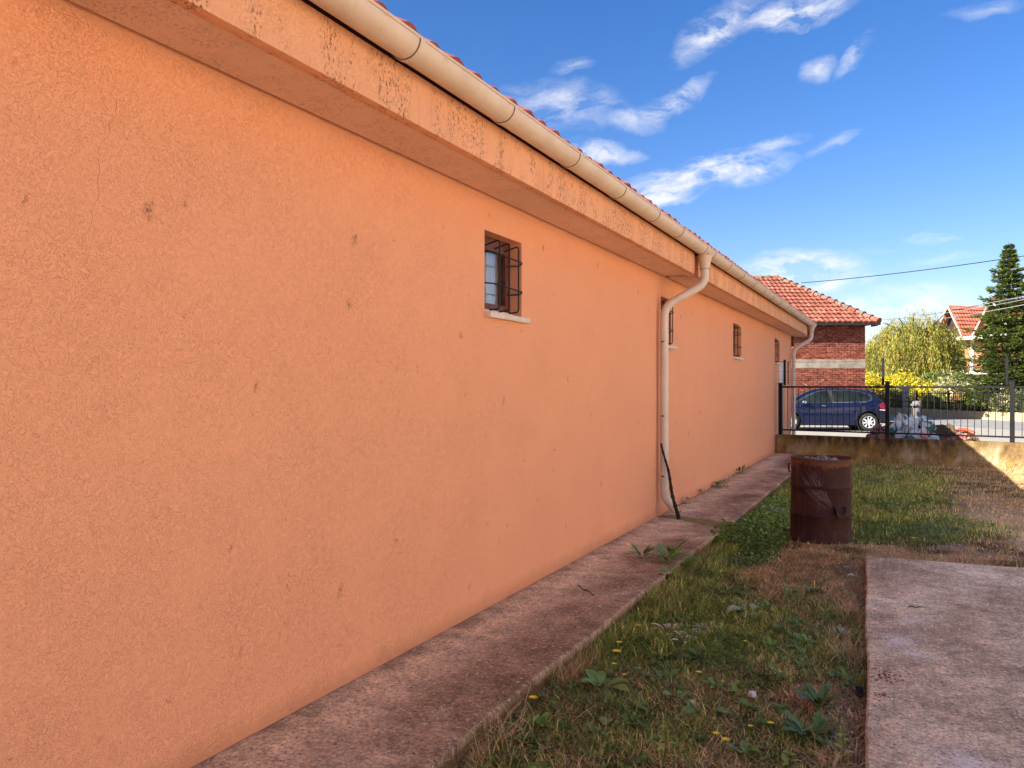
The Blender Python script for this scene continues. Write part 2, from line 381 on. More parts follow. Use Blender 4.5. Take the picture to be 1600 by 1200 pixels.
def slab_mat(name, c1, c2, c3, specks=1.0, edge_x=None, stripe=None, white=None):
    m, nt, b, oc = new_mat(name, 0.93, 0.15)
    sep = nn(nt, 'ShaderNodeSeparateXYZ'); lk(nt, oc, sep.inputs[0])
    big = noise(nt, mapping(nt, oc, sc=(1, 0.6, 1)), 1.3, 5, 0.6, 0.3)
    mid = noise(nt, oc, 7, 6, 0.7, 0.3); fin = noise(nt, oc, 48, 7, 0.80); grit = noise(nt, oc, 210, 3, 0.7)
    c = ramp(nt, big.outputs[0], (0.36, tuple(x*0.82 for x in c1)), (0.50, c2), (0.64, c3))
    if stripe:      # a paler, cleaner band worn along the wall
        s = mth(nt, 'ABSOLUTE', mth(nt, 'SUBTRACT', mth(nt, 'ADD', sep.outputs[0], mth(nt, 'MULTIPLY', mid.outputs[0], 0.25)), stripe))
        c = mixc(nt, mth(nt, 'MULTIPLY', ramp(nt, s, (0.02, 1.0), (0.30, 0.0)), 0.75), c, tuple(min(1, x*1.35) for x in c3))
    c = mixc(nt, 0.75, c, ramp(nt, mid.outputs[0], (0.34, 0.50), (0.66, 1.40)), 'MULTIPLY')
    c = mixc(nt, 0.85, c, ramp(nt, fin.outputs[0], (0.34, 0.35), (0.66, 1.75)), 'MULTIPLY')
    for sc, thr, amt in ((22, 0.10, 1.0), (55, 0.16, 0.9)):
        vo = nn(nt, 'ShaderNodeTexVoronoi', voronoi_dimensions='2D'); vo.inputs['Scale'].default_value = sc; lk(nt, mapping(nt, oc, sc=(1, 1.2, 1)), vo.inputs['Vector'])
        pk = nn(nt, 'ShaderNodeSeparateColor'); lk(nt, vo.outputs['Color'], pk.inputs[0])
        d = mth(nt, 'ADD', vo.outputs['Distance'], mth(nt, 'MULTIPLY', mth(nt, 'SUBTRACT', grit.outputs[0], 0.5), 0.25))
        k = mth(nt, 'MULTIPLY', ramp(nt, d, (thr, 1.0), (thr+0.12, 0.0)), ramp(nt, pk.outputs[0], (0.72, 0.0), (0.8, 1.0)))
        c = mixc(nt, mth(nt, 'MULTIPLY', k, specks*amt), c, (0.80, 0.70, 0.62))
        k = mth(nt, 'MULTIPLY', ramp(nt, d, (thr, 1.0), (thr+0.1, 0.0)), ramp(nt, pk.outputs[1], (0.84, 0.0), (0.9, 1.0)))
        c = mixc(nt, mth(nt, 'MULTIPLY', k, 0.7), c, (0.035, 0.022, 0.02))
    if white:       # splashes of white lime
        for (x, y, rx, ry) in white:
            q = mapping(nt, oc, loc=(x, y, 0), sc=(rx, ry, 1), typ='TEXTURE')
            g = nn(nt, 'ShaderNodeTexGradient', gradient_type='SPHERICAL'); lk(nt, q, g.inputs[0])
            wn = noise(nt, oc, 60, 6, 0.8, 0.5)
            k = ramp(nt, mth(nt, 'ADD', mth(nt, 'MULTIPLY', g.outputs[1], 0.26), mth(nt, 'SUBTRACT', wn.outputs[0], 0.12)), (0.57, 0.0), (0.60, 1.0))
            k = mth(nt, 'MULTIPLY', k, ramp(nt, g.outputs[1], (0.0, 0.0), (0.1, 1.0)))
            c = mixc(nt, mth(nt, 'MULTIPLY', k, 0.8), c, (0.84, 0.78, 0.76))
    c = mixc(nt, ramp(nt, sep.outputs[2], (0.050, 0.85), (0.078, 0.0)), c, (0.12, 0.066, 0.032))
    lk(nt, c, b.inputs['Base Color'])
    h = mth(nt, 'ADD', mth(nt, 'MULTIPLY', fin.outputs[0], 0.6), mth(nt, 'MULTIPLY', grit.outputs[0], 0.4))
    p = set_bump(nt, b, h, 0.010, 0.9); set_bump(nt, b, mid.outputs[0], 0.02, 0.5, p)
    return m
M['pave'] = slab_mat('red_brown_concrete', (0.25, 0.15, 0.09), (0.37, 0.24, 0.155), (0.56, 0.41, 0.28), 0.6, stripe=-2.16)
M['slab'] = slab_mat('pinkish_rough_concrete', (0.46, 0.315, 0.205), (0.60, 0.44, 0.30), (0.76, 0.60, 0.44), 1.0, white=[(-0.02, 5.12, 0.22, 0.3), (0.1, 4.9, 0.22, 0.12), (0.25, 3.55, 0.35, 0.35), (0.05, 5.6, 0.15, 0.15)])
M['moss'] = plain_ground('mossy_mortar', (0.17, 0.15, 0.045), (0.36, 0.29, 0.11), 9)
def kerb_mat():
    m, nt, b, oc = new_mat('stained_concrete', 0.92, 0.15)
    sep = nn(nt, 'ShaderNodeSeparateXYZ'); lk(nt, oc, sep.inputs[0])
    n = noise(nt, mapping(nt, oc, sc=(1, 1, 0.55)), 3.2, 6, 0.7, 0.3); n2 = noise(nt, mapping(nt, oc, sc=(1, 1, 0.2)), 9, 5, 0.7); f = noise(nt, oc, 60, 4, 0.7)
    c = ramp(nt, n.outputs[0], (0.32, (0.10, 0.065, 0.035)), (0.5, (0.28, 0.18, 0.075)), (0.64, (0.46, 0.36, 0.22)))
    ye = ramp(nt, noise(nt, oc, 1.7, 5, 0.65).outputs[0], (0.48, 0.0), (0.6, 1.0))
    c = mixc(nt, mth(nt, 'MULTIPLY', ye, ramp(nt, mth(nt, 'MULTIPLY', sep.outputs[0], 0.12), (0.05, 0.2), (0.4, 0.8))), c, (0.46, 0.28, 0.045))
    # black algae runs down from the top of the wall
    k = mth(nt, 'MULTIPLY', ramp(nt, sep.outputs[2], (0.16, 0.0), (0.46, 1.0)), ramp(nt, n2.outputs[0], (0.36, 0.2), (0.52, 1.0)))
    lft = ramp(nt, mth(nt, 'MULTIPLY', sep.outputs[0], 0.12), (0.02, 0.25), (0.07, 1.0), (0.34, 0.95), (0.62, 0.15))
    c = mixc(nt, mth(nt, 'MULTIPLY', mth(nt, 'MULTIPLY', k, lft), 0.88), c, (0.016, 0.013, 0.010))
    c = mixc(nt, 0.7, c, ramp(nt, f.outputs[0], (0.3, 0.55), (0.7, 1.35)), 'MULTIPLY')
    lk(nt, c, b.inputs['Base Color'])
    board = nn(nt, 'ShaderNodeTexWave', wave_type='BANDS', bands_direction='Z', wave_profile='SAW'); board.inputs['Scale'].default_value = 1.1; board.inputs['Distortion'].default_value = 0.4
    lk(nt, oc, board.inputs['Vector'])
    p = set_bump(nt, b, f.outputs[0], 0.012, 0.8); set_bump(nt, b, board.outputs[1], 0.012, 0.5, p); return m
M['kerb'] = kerb_mat()

def tile_mat(name, cols, sc=4.0, dirt=0.3):
    m, nt, b, oc = new_mat(name, 0.85, 0.2)
    vo = nn(nt, 'ShaderNodeTexVoronoi'); vo.inputs['Scale'].default_value = sc; lk(nt, oc, vo.inputs['Vector'])
    pk = nn(nt, 'ShaderNodeSeparateColor'); lk(nt, vo.outputs['Color'], pk.inputs[0])
    oi = nn(nt, 'ShaderNodeObjectInfo')
    f = mth(nt, 'FRACT', mth(nt, 'ADD', pk.outputs[0], oi.outputs['Random']))
    c = ramp(nt, f, *[(i/(len(cols)-1), x) for i, x in enumerate(cols)])
    n = noise(nt, oc, 12, 5, 0.7)
    c = mixc(nt, mth(nt, 'MULTIPLY', ramp(nt, n.outputs[0], (0.5, 0.0), (0.72, 1.0)), dirt), c, (0.10, 0.06, 0.05))
    lk(nt, c, b.inputs['Base Color']); set_bump(nt, b, n.outputs[0], 0.01, 0.5); return m
M['tile'] = tile_mat('red_roof_tile', [(0.30, 0.075, 0.06), (0.40, 0.11, 0.08), (0.24, 0.055, 0.05)], 5, 0.45)
M['tile2'] = tile_mat('orange_roof_tile', [(0.14, 0.042, 0.028), (0.235, 0.082, 0.054), (0.18, 0.055, 0.035), (0.30, 0.13, 0.092)], 3.6, 0.45)
M['tile3'] = tile_mat('red_pressed_tile', [(0.44, 0.135, 0.08), (0.50, 0.18, 0.11), (0.38, 0.11, 0.065)], 2.2, 0.12)
M['ridge'] = simple('mortar_ridge', (0.17, 0.11, 0.085), 0.9, var=0.3, scale=6, bump=0.02, bscale=14)
def brick_mat():
    m, nt, b, oc = new_mat('red_brick', 0.95, 0.15)
    n = noise(nt, oc, 9, 5, 0.7); vo = nn(nt, 'ShaderNodeTexVoronoi'); vo.inputs['Scale'].default_value = 5.5
    lk(nt, mapping(nt, oc, sc=(1, 1, 2.6)), vo.inputs['Vector']); pk = nn(nt, 'ShaderNodeSeparateColor'); lk(nt, vo.outputs['Color'], pk.inputs[0])
    c = ramp(nt, pk.outputs[0], (0.0, (0.12, 0.034, 0.024)), (0.5, (0.19, 0.056, 0.037)), (1.0, (0.28, 0.095, 0.06)))
    c = mixc(nt, 0.7, c, ramp(nt, n.outputs[0], (0.3, 0.6), (0.7, 1.35)), 'MULTIPLY')
    sp = noise(nt, mapping(nt, oc, sc=(0.6, 0.6, 2.5)), 3, 5, 0.7); c = mixc(nt, ramp(nt, sp.outputs[0], (0.60, 0.0), (0.68, 0.7)), c, (0.42, 0.30, 0.22))
    lk(nt, c, b.inputs['Base Color']); set_bump(nt, b, n.outputs[0], 0.01, 0.6); return m
M['brick'] = brick_mat()
M['mortar'] = simple('brick_mortar', (0.20, 0.11, 0.085), 0.95, var=0.3, scale=5)
M['concrete'] = simple('ring_beam_concrete', (0.25, 0.215, 0.175), 0.95, var=0.3, scale=2.2, bump=0.01)

# ------------------------------------------------------------------ the ground
KERB_DIR = Vector((0.991, -0.132, 0)).normalized(); KERB_P = Vector((-2.478, 17.9, 0))
def kerb_y(x): return 17.9 + (x+2.478)*KERB_DIR.y/KERB_DIR.x
def slab_edge(y): return -0.28 + (7.55-y)*0.038
def green_amt(x, y):
    x0_, y0_ = x, y
    x = x0_ + (fbm(x0_+5, y0_, 1.3)-0.5)*1.1; y = y0_ + (fbm(x0_, y0_+7, 1.1)-0.5)*1.3
    n = fbm(x, y, 0.9)*0.6 + fbm(x+9, y-4, 2.6)*0.4
    g = n - 0.46
    g = g + 0.30*sst(-0.7, -1.45, x)*sst(4.2, 5.2, y)*sst(10, 8.6, y)          # lush beside the pavement
    g = g + 0.13*sst(2.9, 4.3, y)*sst(6.4, 5.6, y) - 0.10*sst(3.9, 3.0, y)
    g = g - 0.22*sst(-0.50, -0.12, x)*sst(7.6, 7.0, y)                           # dry along the slab
    g = g - 0.30*sst(6.3, 7.1, y)*sst(8.9, 8.3, y)*sst(-1.35, -0.9, x)           # trodden earth by the drum
    g = g + 0.27*sst(8.6, 9.6, y)*sst(16.5, 14.0, y)*sst(1.6, 0.0, x)
    g = g - 0.26*sst(0.5, 1.3, x)*sst(8.0, 8.8, y)*sst(12.6, 11.0, y)            # sandy patch
    g = g - 0.30*sst(0.1, 1.2, x)*sst(10.0, 12.0, y) - 0.22*sst(0.8, 0.1, kerb_y(x)-y)*sst(-1.0, 0.3, x)
    return g
def ash_amt(x, y):
    a = sst(0.55, 0.15, np.hypot((x+0.36)/0.9, (y-7.5)/1.1)) + sst(1.0, 0.3, np.hypot((x-0.55)/0.75, (y-8.75)/0.45))
    return np.clip(a, 0, 1)*sst(0.42, 0.58, vnoise(x, y, 5.0))
def ground_z(x, y): return (fbm(x, y, 1.7)-0.5)*0.05 - 0.012
nx, ny = 330, 420
gx = np.linspace(-2.6, 10, nx); gy = np.linspace(-2.5, 18.6, ny); X, Y = np.meshgrid(gx, gy)
X = X.ravel(); Y = Y.ravel()
Z = ground_z(X, Y)*sst(0, 0.4, X+2.3)
G_ = green_amt(X, Y); A_ = ash_amt(X, Y)
soil = np.array([0.15, 0.08, 0.038]); drys = np.array([0.52, 0.32, 0.165]); grn = np.array([0.10, 0.105, 0.035]); ashc = np.array([0.24, 0.22, 0.22]); sandc = np.array([0.70, 0.52, 0.36])
t1 = sst(-0.18, 0.10, G_)[:, None]; t2 = sst(0.35, 0.62, vnoise(X, Y, 3.1))[:, None]
colg = (drys*t2 + soil*(1-t2))*(1-t1) + (grn*0.7 + soil*0.3)*t1
sd = (sst(0.3, 1.0, X)*sst(8.4, 9.2, Y)*sst(13.5, 10.5, Y)*sst(0.3, 0.6, vnoise(X, Y, 1.2)))[:, None]
colg = colg*(1-sd) + sandc*sd
far = (sst(1.0, 2.5, X))[:, None]*0.4
colg = colg*(1-far) + np.array([0.38, 0.30, 0.14])*far
colg = colg*(1-A_[:, None]*0.8) + ashc*A_[:, None]*0.8
idx = np.arange(nx*ny).reshape(ny, nx)
F = np.stack([idx[:-1, :-1], idx[:-1, 1:], idx[1:, 1:], idx[1:, :-1]], -1).reshape(-1, 4)
np_mesh('yard_ground', np.stack([X, Y, Z], 1), F, 4, M['ground'], cols=colg, kind='structure', smooth=True)
mb = MB(); mb.add([(-400, -400, -0.09), (400, -400, -0.09), (400, 400, -0.09), (-400, 400, -0.09)], [(0, 1, 2, 3)]); mb.build('terrain', M['field'], kind='structure')
# forecourt beyond the fence: pale concrete where the car stands, then the street
mb = MB(); mb.add([KERB_P+KERB_DIR*-0.02+Vector((0, 0.1, 0.035)), KERB_P+KERB_DIR*14+Vector((0, 0.1, 0.035)), W(30, 20, 0.035), W(26, 27.5, 0.035), W(8, 34.5, 0.035), W(-12, 34.5, 0.035), W(-8, 26, 0.035), Vector((-2.6, 20.9, 0.035))], [tuple(range(8))])
mb.build('forecourt', M['forecourt'], kind='structure')
# street: runs diagonally past the brick house; a sheet 5 mm above the forecourt
def far_wall_pt(s): return W(20.0, 41.0) + (W(22.0, 33.0) - W(20.0, 41.0)).normalized()*s
FD = (W(22, 33) - W(20, 41)).normalized(); FN = Vector((-FD.y, FD.x, 0))
if (W(10, 20)-far_wall_pt(0)).dot(FN) < 0: FN = -FN
def zset(v, z): return Vector((v.x, v.y, z))
mb = MB(); mb.add([zset(far_wall_pt(-40), .043), zset(far_wall_pt(40), .043), zset(far_wall_pt(40)+FN*5.6, .043), zset(far_wall_pt(-40)+FN*5.6, .043)], [(0, 1, 2, 3)])
mb.build('street', M['road'], kind='structure')

# pavement along the wall (two pours, a mossy mortar joint between)
def slab_poly(name, pts, z0, z1, mat, c=0.012, sub=True):
    mb = MB(); n = len(pts); lo = [(x, y, z0) for x, y in pts]; 
    cx = sum(p[0] for p in pts)/n; cy = sum(p[1] for p in pts)/n
    m1 = [(x, y, z1-c) for x, y in pts]; m2 = [(x+(c if x < cx else -c), y+(c if y < cy else -c), z1) for x, y in pts]
    vs = lo+m1+m2; fs = []
    for k in range(n):
        k2 = (k+1) % n
        fs += [(k, k2, n+k2, n+k), (n+k, n+k2, 2*n+k2, 2*n+k)]
    fs += [tuple(range(2*n, 3*n)), tuple(range(n-1, -1, -1))]
    mb.add(vs, fs); return mb.build(name, mat, kind='structure')
def rough_edge(x, y0, y1, n, amp=0.002): return [(x + random.uniform(-amp, amp) + 0.006*sin(i*0.45), y0+(y1-y0)*i/n) for i in range(n+1)]
slab_poly('pavement', rough_edge(-1.665, -3, 8.16, 90)+[(-1.72, 8.2), (-2.12, 8.42), (-2.20, 8.50), (-2.494, 8.56), (-2.494, -3)], -0.1, 0.10, M['pave'])
slab_poly('pavement', rough_edge(-1.665, 8.62, kerb_y(-1.66)-0.004, 80)+[(-2.494, kerb_y(-2.494)-0.004), (-2.494, 8.78), (-2.24, 8.80)], -0.1, 0.095, M['pave'])
mb = MB(); mb.bx(-2.494, -1.70, 8.05, 8.95, -0.1, 0.085); mb.build('mossy_joint', M['moss'], kind='structure')
slab_poly('concrete_slab', [(slab_edge(y)+random.uniform(-.0025, .0025)+0.005*sin(y*3.1), y) for y in np.linspace(-2, 7.55, 160)]+[(x, 7.55+(x+0.28)*0.075+random.uniform(-.01, .01)) for x in np.linspace(0.0, 7.5, 40)]+[(7.5, -2)], -0.08, 0.08, M['slab'], c=0.012)

# ------------------------------------------------------------------ the orange building
XW = -2.488; Z0 = 0.085; ZS = 2.876        # wall face, foot, soffit
bld = thing('orange_building', 'long low orange plastered building with cream gutter and four small barred windows', 'building', (XW, 8.0, 0.0))
WINS = [(4.51, 5.075, 2.09, 2.645), (8.80, 9.26, 2.07, 2.645), (13.16, 13.74, 2.07, 2.645), (17.92, 18.42, 2.10, 2.655)]
DOOR = (18.74, 19.58, 0.05, 2.15)
def wall_face(mb, x, y0, y1, z0, z1, holes, depth):
    ys = sorted({y0, y1, *[h[0] for h in holes], *[h[1] for h in holes]}); zs = sorted({z0, z1, *[h[2] for h in holes], *[h[3] for h in holes]})
    for i in range(len(ys)-1):
        for j in range(len(zs)-1):
            cy = (ys[i]+ys[i+1])/2; cz = (zs[j]+zs[j+1])/2
            if any(h[0] < cy < h[1] and h[2] < cz < h[3] for h in holes): continue
            mb.add([(x, ys[i], zs[j]), (x, ys[i+1], zs[j]), (x, ys[i+1], zs[j+1]), (x, ys[i], zs[j+1])], [(0, 1, 2, 3)])
    for h in holes:
        a, b, c, d = h; xb = x-depth
        mb.add([(x, a, c), (x, a, d), (xb, a, d), (xb, a, c)], [(0, 1, 2, 3)]); mb.add([(x, b, d), (x, b, c), (xb, b, c), (xb, b, d)], [(0, 1, 2, 3)])
        mb.add([(x, a, d), (x, b, d), (xb, b, d), (xb, a, d)], [(0, 1, 2, 3)]); mb.add([(x, b, c), (x, a, c), (xb, a, c), (xb, b, c)], [(0, 1, 2, 3)])
SPLIT = 8.55
mb = MB(); wall_face(mb, XW, -4.0, SPLIT, Z0, ZS+0.04, [WINS[0]], 0.16)
mb.add([(XW, SPLIT, Z0), (XW-0.03, SPLIT, Z0), (XW-0.03, SPLIT, ZS+.04), (XW, SPLIT, ZS+.04)], [(0, 1, 2, 3)])
mb.build('wall', M['stucco'], bld)
mb = MB(); wall_face(mb, XW-0.012, SPLIT+0.012, 17.88, Z0, ZS+0.04, [WINS[1], WINS[2]], 0.16); mb.build('wall', M['stucco'], bld)
mb = MB(); wall_face(mb, XW-0.016, 17.89, 20.85, Z0-0.06, ZS+0.04, [WINS[3], DOOR], 0.12)
mb.add([(XW-0.016, 20.85, 0), (-10.5, 20.85, 0), (-10.5, 20.85, ZS+.04), (XW-0.016, 20.85, ZS+.04)], [(0, 1, 2, 3)]); mb.build('wall', M['stucco'], bld)
mb = MB(); mb.bx(XW-0.035, XW-0.014, SPLIT-0.05, 20.84, -0.1, ZS, None) if False else None
mb.add([(-10.5, -4, 0), (-10.5, 20.85, 0), (-10.5, 20.85, 3), (-10.5, -4, 3)], [(0, 1, 2, 3)]); mb.add([(XW, -4, 0), (-10.5, -4, 0), (-10.5, -4, 3), (XW, -4, 3)], [(0, 1, 2, 3)])
mb.build('wall', M['stucco'], bld)
mb = MB(); mb.bx(-10.4, XW-0.30, -3.9, 20.75, 0.0, 2.95); mb.build('inner_core', M['dark'], bld)
# soffit + fascia in three lengths, each ending in a small notch where a downpipe drops
XF = -2.105; ZF = 3.118
NOTCH = [(8.80, 8.98), (20.72, 20.86)]
mb = MB(); mb.bx(XW+0.03, XF-0.0605, -4, NOTCH[0][0], ZS, ZS+0.06); mb.build('soffit', M['soffit'], bld)
mb = MB(); mb.bx(XW+0.03, XF-0.0605, NOTCH[0][1], NOTCH[1][0], ZS, ZS+0.06); mb.bx(-10.5, XW+0.03, 20.851, 21.24, ZS, ZS+0.06); mb.bx(XW+0.03, XF-0.1, NOTCH[1][1], 21.24, ZS+0.001, ZS+0.06); mb.build('soffit', M['soffit'], bld)
def fascia(y0, y1):
    mb = MB(); mb.cbx(XF-0.06, XF, y0, y1, ZS-0.002, ZF, 0.004); mb.build('fascia', M['fascia'], bld, smooth=True, auto=30)
fascia(-4, NOTCH[0][0]); fascia(NOTCH[0][1], NOTCH[1][0])
mb = MB(); mb.bx(XF-0.16, XF-0.10, NOTCH[0][0]-0.02, NOTCH[0][1]+0.02, ZS+0.0, ZF); mb.build('recessed_fascia', M['fascia'], bld); mb = MB(); mb.bx(XF-0.16, XF-0.08, NOTCH[1][0]-0.02, 21.28, ZS+0.0, ZF)
mb.bx(-10.5, XF-0.163, 21.22, 21.28, ZS-0.012, ZF); mb.build('recessed_fascia', M['fascia'], bld)
mb = MB(); mb.bx(XW-0.10, XW+0.05, 20.853, 20.95, 2.60, 2.86); mb.build('corner_vent', M['brown'], bld)
# gutter: half-round lengths, rolled lip, a clip at each joint
GC = -2.012; GZ = 3.168; GR = 0.080
joints = [-3.9, -2.9, -1.9, -0.9, 0.1, 1.0, 1.95, 2.92, 3.87, 4.86, 5.84, 6.80, 7.65, 8.72, 9.15, 10.1, 11.05, 12.0, 12.95, 13.9, 14.85, 15.8, 16.75, 17.7, 18.65, 19.6, 20.5, 21.30]
def half_ring(r, y0, y1, mb, th=0.003, lip=True, a0=0, a1=180, n=18):
    def prof(rr):
        return [(GC + rr*cos(radians(-a)), GZ + rr*sin(radians(-a))) for a in np.linspace(a0, a1, n)]
    o = prof(r); i = prof(r-th)[::-1]; poly = o+i
    mb.prism(poly, y0, y1, 'y')
for k in range(len(joints)-1):
    y0, y1 = joints[k], joints[k+1]
    mb = MB(); half_ring(GR, y0, y1-0.001, mb); mb.tube([(GC+GR-0.001, y0, GZ+0.004), (GC+GR-0.001, y1-0.001, GZ+0.004)], 0.009, 8)
    g = mb.build('gutter_section', M['gutter'], bld, smooth=True, auto=35, nrm=True)
    mb = MB(); half_ring(GR+0.0055, y0-0.016, y0+0.016, mb, 0.005); mb.build('joint_clip', M['gutter'], g, smooth=True, auto=35, nrm=True)
    mb = MB(); half_ring(GR+0.0035, y0-0.0205, y0-0.0165, mb, 0.003); mb.build('joint_seam', M['seam'], g, nrm=True)
mb = MB(); mb.add([(GC+GR*cos(a), 21.299, GZ-GR*sin(a)) for a in np.linspace(0, pi, 14)], [tuple(range(14))]); mb.build('gutter_end', M['gutter'], bld)
# downpipes
def smooth_path(pts, n=8):
    P = [Vector(p) for p in pts]; out = [P[0]]
    for i in range(1, len(P)-1):
        a = P[i] + (P[i-1]-P[i]).normalized()*min(0.13, (P[i-1]-P[i]).length*0.45); b = P[i] + (P[i+1]-P[i]).normalized()*min(0.13, (P[i+1]-P[i]).length*0.45)
        for t in np.linspace(0, 1, n): out.append(a*(1-t)**2 + P[i]*2*t*(1-t) + b*t*t)
    out.append(P[-1]); return out
def downpipe(yo, yp, zend, kick):
    R = 0.047; xw = XW+0.068
    mb = MB(); mb.tube([(GC, yo, GZ-0.075), (GC, yo, GZ-0.12), (GC, yo, GZ-0.20), (GC, yo, GZ-0.225)], [0.088, 0.075, 0.056, 0.053], 20, caps=False)
    p0 = None
    path = smooth_path([(GC, yo, GZ-0.21), (GC, yo, GZ-0.40), (xw, yp, GZ-0.66), (xw, yp, zend+0.16 if kick else zend)] + ([(xw+0.02, yp, zend+0.13), (xw+0.12, yp+0.03, zend)] if kick else []))
    m2 = MB(); m2.tube(path, R, 20, caps=False)
    dp = m2.build('downpipe', M['pipe'], bld, smooth=True)
    mb.build('outlet_funnel', M['gutter'], dp, smooth=True)
    def collar(z, w=0.02, r=R+0.004, mat='pipe'):
        q = MB(); q.tube([(xw, yp, z-w), (xw, yp, z+w)], r, 20); q.build('pipe_collar', M[mat], dp, smooth=True, auto=40)
    for z in (GZ-0.72, zend+0.19): collar(z, 0.004, R+0.003)
    for z in (2.10, 1.25, 0.56):
        collar(z, 0.012, R+0.003); q = MB(); q.tube([(xw+0.012, yp-R-0.010, z), (xw-0.018, yp-R-0.010, z)], 0.007, 6); q.build('pipe_bracket', M['rustiron'], dp)
    q = MB(); q.tube([(GC, yo, GZ-0.232), (GC, yo, GZ-0.228)], R+0.008, 20); q.build('pipe_seam', M['seam'], dp)
downpipe(8.90, 8.66, 0.17, True)
downpipe(20.80, 20.62, 0.04, False)
# roof: steep-edged courses of tiles; the first two courses are single tiles
PITCH = 0.62; XE = -1.985; ZE = 3.174; TW = 0.205; TL = 0.34
def tile_mesh(w, l, name, mat, wave=0.022, th=0.018):
    """one interlocking clay tile: x across, y up the slope"""
    n = 8; mb = MB()
    def h(u): return wave*(0.5-0.5*cos(2*pi*u*1.0))**1.3 + (0.006 if u > 0.9 else 0)
    top = [(u*w, h(u)) for u in np.linspace(0, 1, n+1)]
    for yy, dz in ((0, 0.014), (l, -0.004)): pass
    vs = []; 
    for yy, dz in ((0.0, 0.016), (l, 0.0)):
        for (x, z) in top: vs.append((x, yy, z+dz+th))
        for (x, z) in top: vs.append((x, yy, z+dz))
    k = n+1; fs = []
    for i in range(n):
        fs.append((i, i+1, 2*k+i+1, 2*k+i)); fs.append((k+i+1, k+i, 3*k+i, 3*k+i+1)); fs.append((k+i, k+i+1, i+1, i)); fs.append((2*k+i, 2*k+i+1, 3*k+i+1, 3*k+i))
    fs += [(0, 2*k, 3*k, k), (k-1, 2*k-1, 4*k-1, 3*k-1)]
    mb.add(vs, fs); return mb
tm = tile_mesh(TW, TL+0.05, 'tile', M['tile'])
me = bpy.data.meshes.new('tile'); me.from_pydata(tm.v, [], tm.f); me.materials.append(M['tile'])
slope = math.atan(PITCH)
nt_ = int((21.3+4)/TW)
for course in range(2):
    for i in range(nt_):
        y = -4 + i*TW
        if course == 1 and y < 3: continue
        o = bpy.data.objects.new('tile', me); COL.objects.link(o); o.parent = bld
        # tile local x -> world +y reversed so the roll faces out; local y -> up the slope (world -x, +z)
        rot = Matrix(((0, -cos(slope), sin(slope)), (1, 0, 0), (0, sin(slope), cos(slope)))).to_4x4()
        d = course*TL
        jit = random.uniform(-0.008, 0.010)
        base = Vector((XE - d*cos(slope) + jit, y, ZE + d*sin(slope) + random.uniform(-0.003, 0.006)))
        Mx = Matrix.Translation(base - Vector((XW, 8.0, 0))) @ rot @ Matrix.Rotation(random.uniform(-0.02, 0.02), 4, 'Z')
        o.matrix_local = Mx
def tiled_roof(name, origin, along, up, L_of, rows, tw, tl, mat, parent, wave=0.03, step=0.03, x0_of=None, seg=4, kind='stuff'):
    """rows of tiles: 'along' runs across, 'up' goes up the slope; each row from x0 to x1"""
    along = along.normalized(); up = up.normalized(); nrm_ = along.cross(up).normalized()
    if nrm_.z < 0: nrm_ = -nrm_
    mb = MB()
    for r in range(rows):
        x0, x1 = L_of(r)
        if x1-x0 < tw*0.5: continue
        n = max(1, int(round((x1-x0)/tw)))*seg
        a = []; b = []; c = []
        for i in range(n+1):
            x = x0 + (x1-x0)*i/n; ph = (i % seg)/seg
            h = wave*(0.5-0.5*cos(2*pi*ph))
            j = 0.12*tl*(((r*7+i//seg*13) % 5)/5-0.4)*0.3
            p = origin + along*x + up*(r*tl+j)
            a.append(p + nrm_*(h+step)); c.append(p + nrm_*(h-0.02)); b.append(origin + along*x + up*((r+1)*tl+0.03) + nrm_*h)
        k = n+1; mb.add(a+b+c, [(i, i+1, k+i+1, k+i) for i in range(n)] + [(2*k+i, 2*k+i+1, i+1, i) for i in range(n)])
    return mb.build(name, mat, parent, kind=kind)
tiled_roof('upper_roof_tiles', Vector((XE-TL*cos(slope)*1.0, -4, ZE+TL*sin(slope)*1.0-0.01)), Vector((0, 1, 0)), Vector((-cos(slope), 0, sin(slope))), lambda r: (0, 25.3-r*0.28), 16, TW, TL, M['tile'], bld, 0.025, 0.03)
mb = MB(); mb.add([(XE-0.07, -4, ZE-0.02), (XE-0.07, 21.3, ZE-0.02), (XE-0.07-5*cos(slope), 17, ZE-0.03+5*sin(slope)), (XE-0.07-5*cos(slope), -4, ZE-0.03+5*sin(slope))], [(0, 1, 2, 3)])
mb.add([(XE-0.07-5*cos(slope), -4, ZE-0.03+5*sin(slope)), (XE-0.07-5*cos(slope), 17, ZE-0.03+5*sin(slope)), (-10.6, 21.3, ZE-0.05), (-10.6, -4, ZE-0.05)], [(0, 1, 2, 3)])
mb.add([(XE-0.07, 21.3, ZE-0.02), (-10.6, 21.3, ZE-0.05), (XE-0.07-5*cos(slope), 17, ZE-0.03+5*sin(slope))], [(0, 1, 2)])
mb.build('roof', M['tile'], bld)
# hairline crack in the plaster
mb = MB(); zc = 2.62; yc = 1.80; pts = []
while zc > 2.05: pts.append((XW+0.0006, yc, zc)); zc -= random.uniform(0.012, 0.03); yc -= random.uniform(-0.006, 0.016)
mb.tube(pts, [random.uniform(0.0002, 0.0005) for _ in pts], 4); mb.build('hairline_crack', simple('crack_shadow', (0.40, 0.15, 0.07), 0.9), bld)
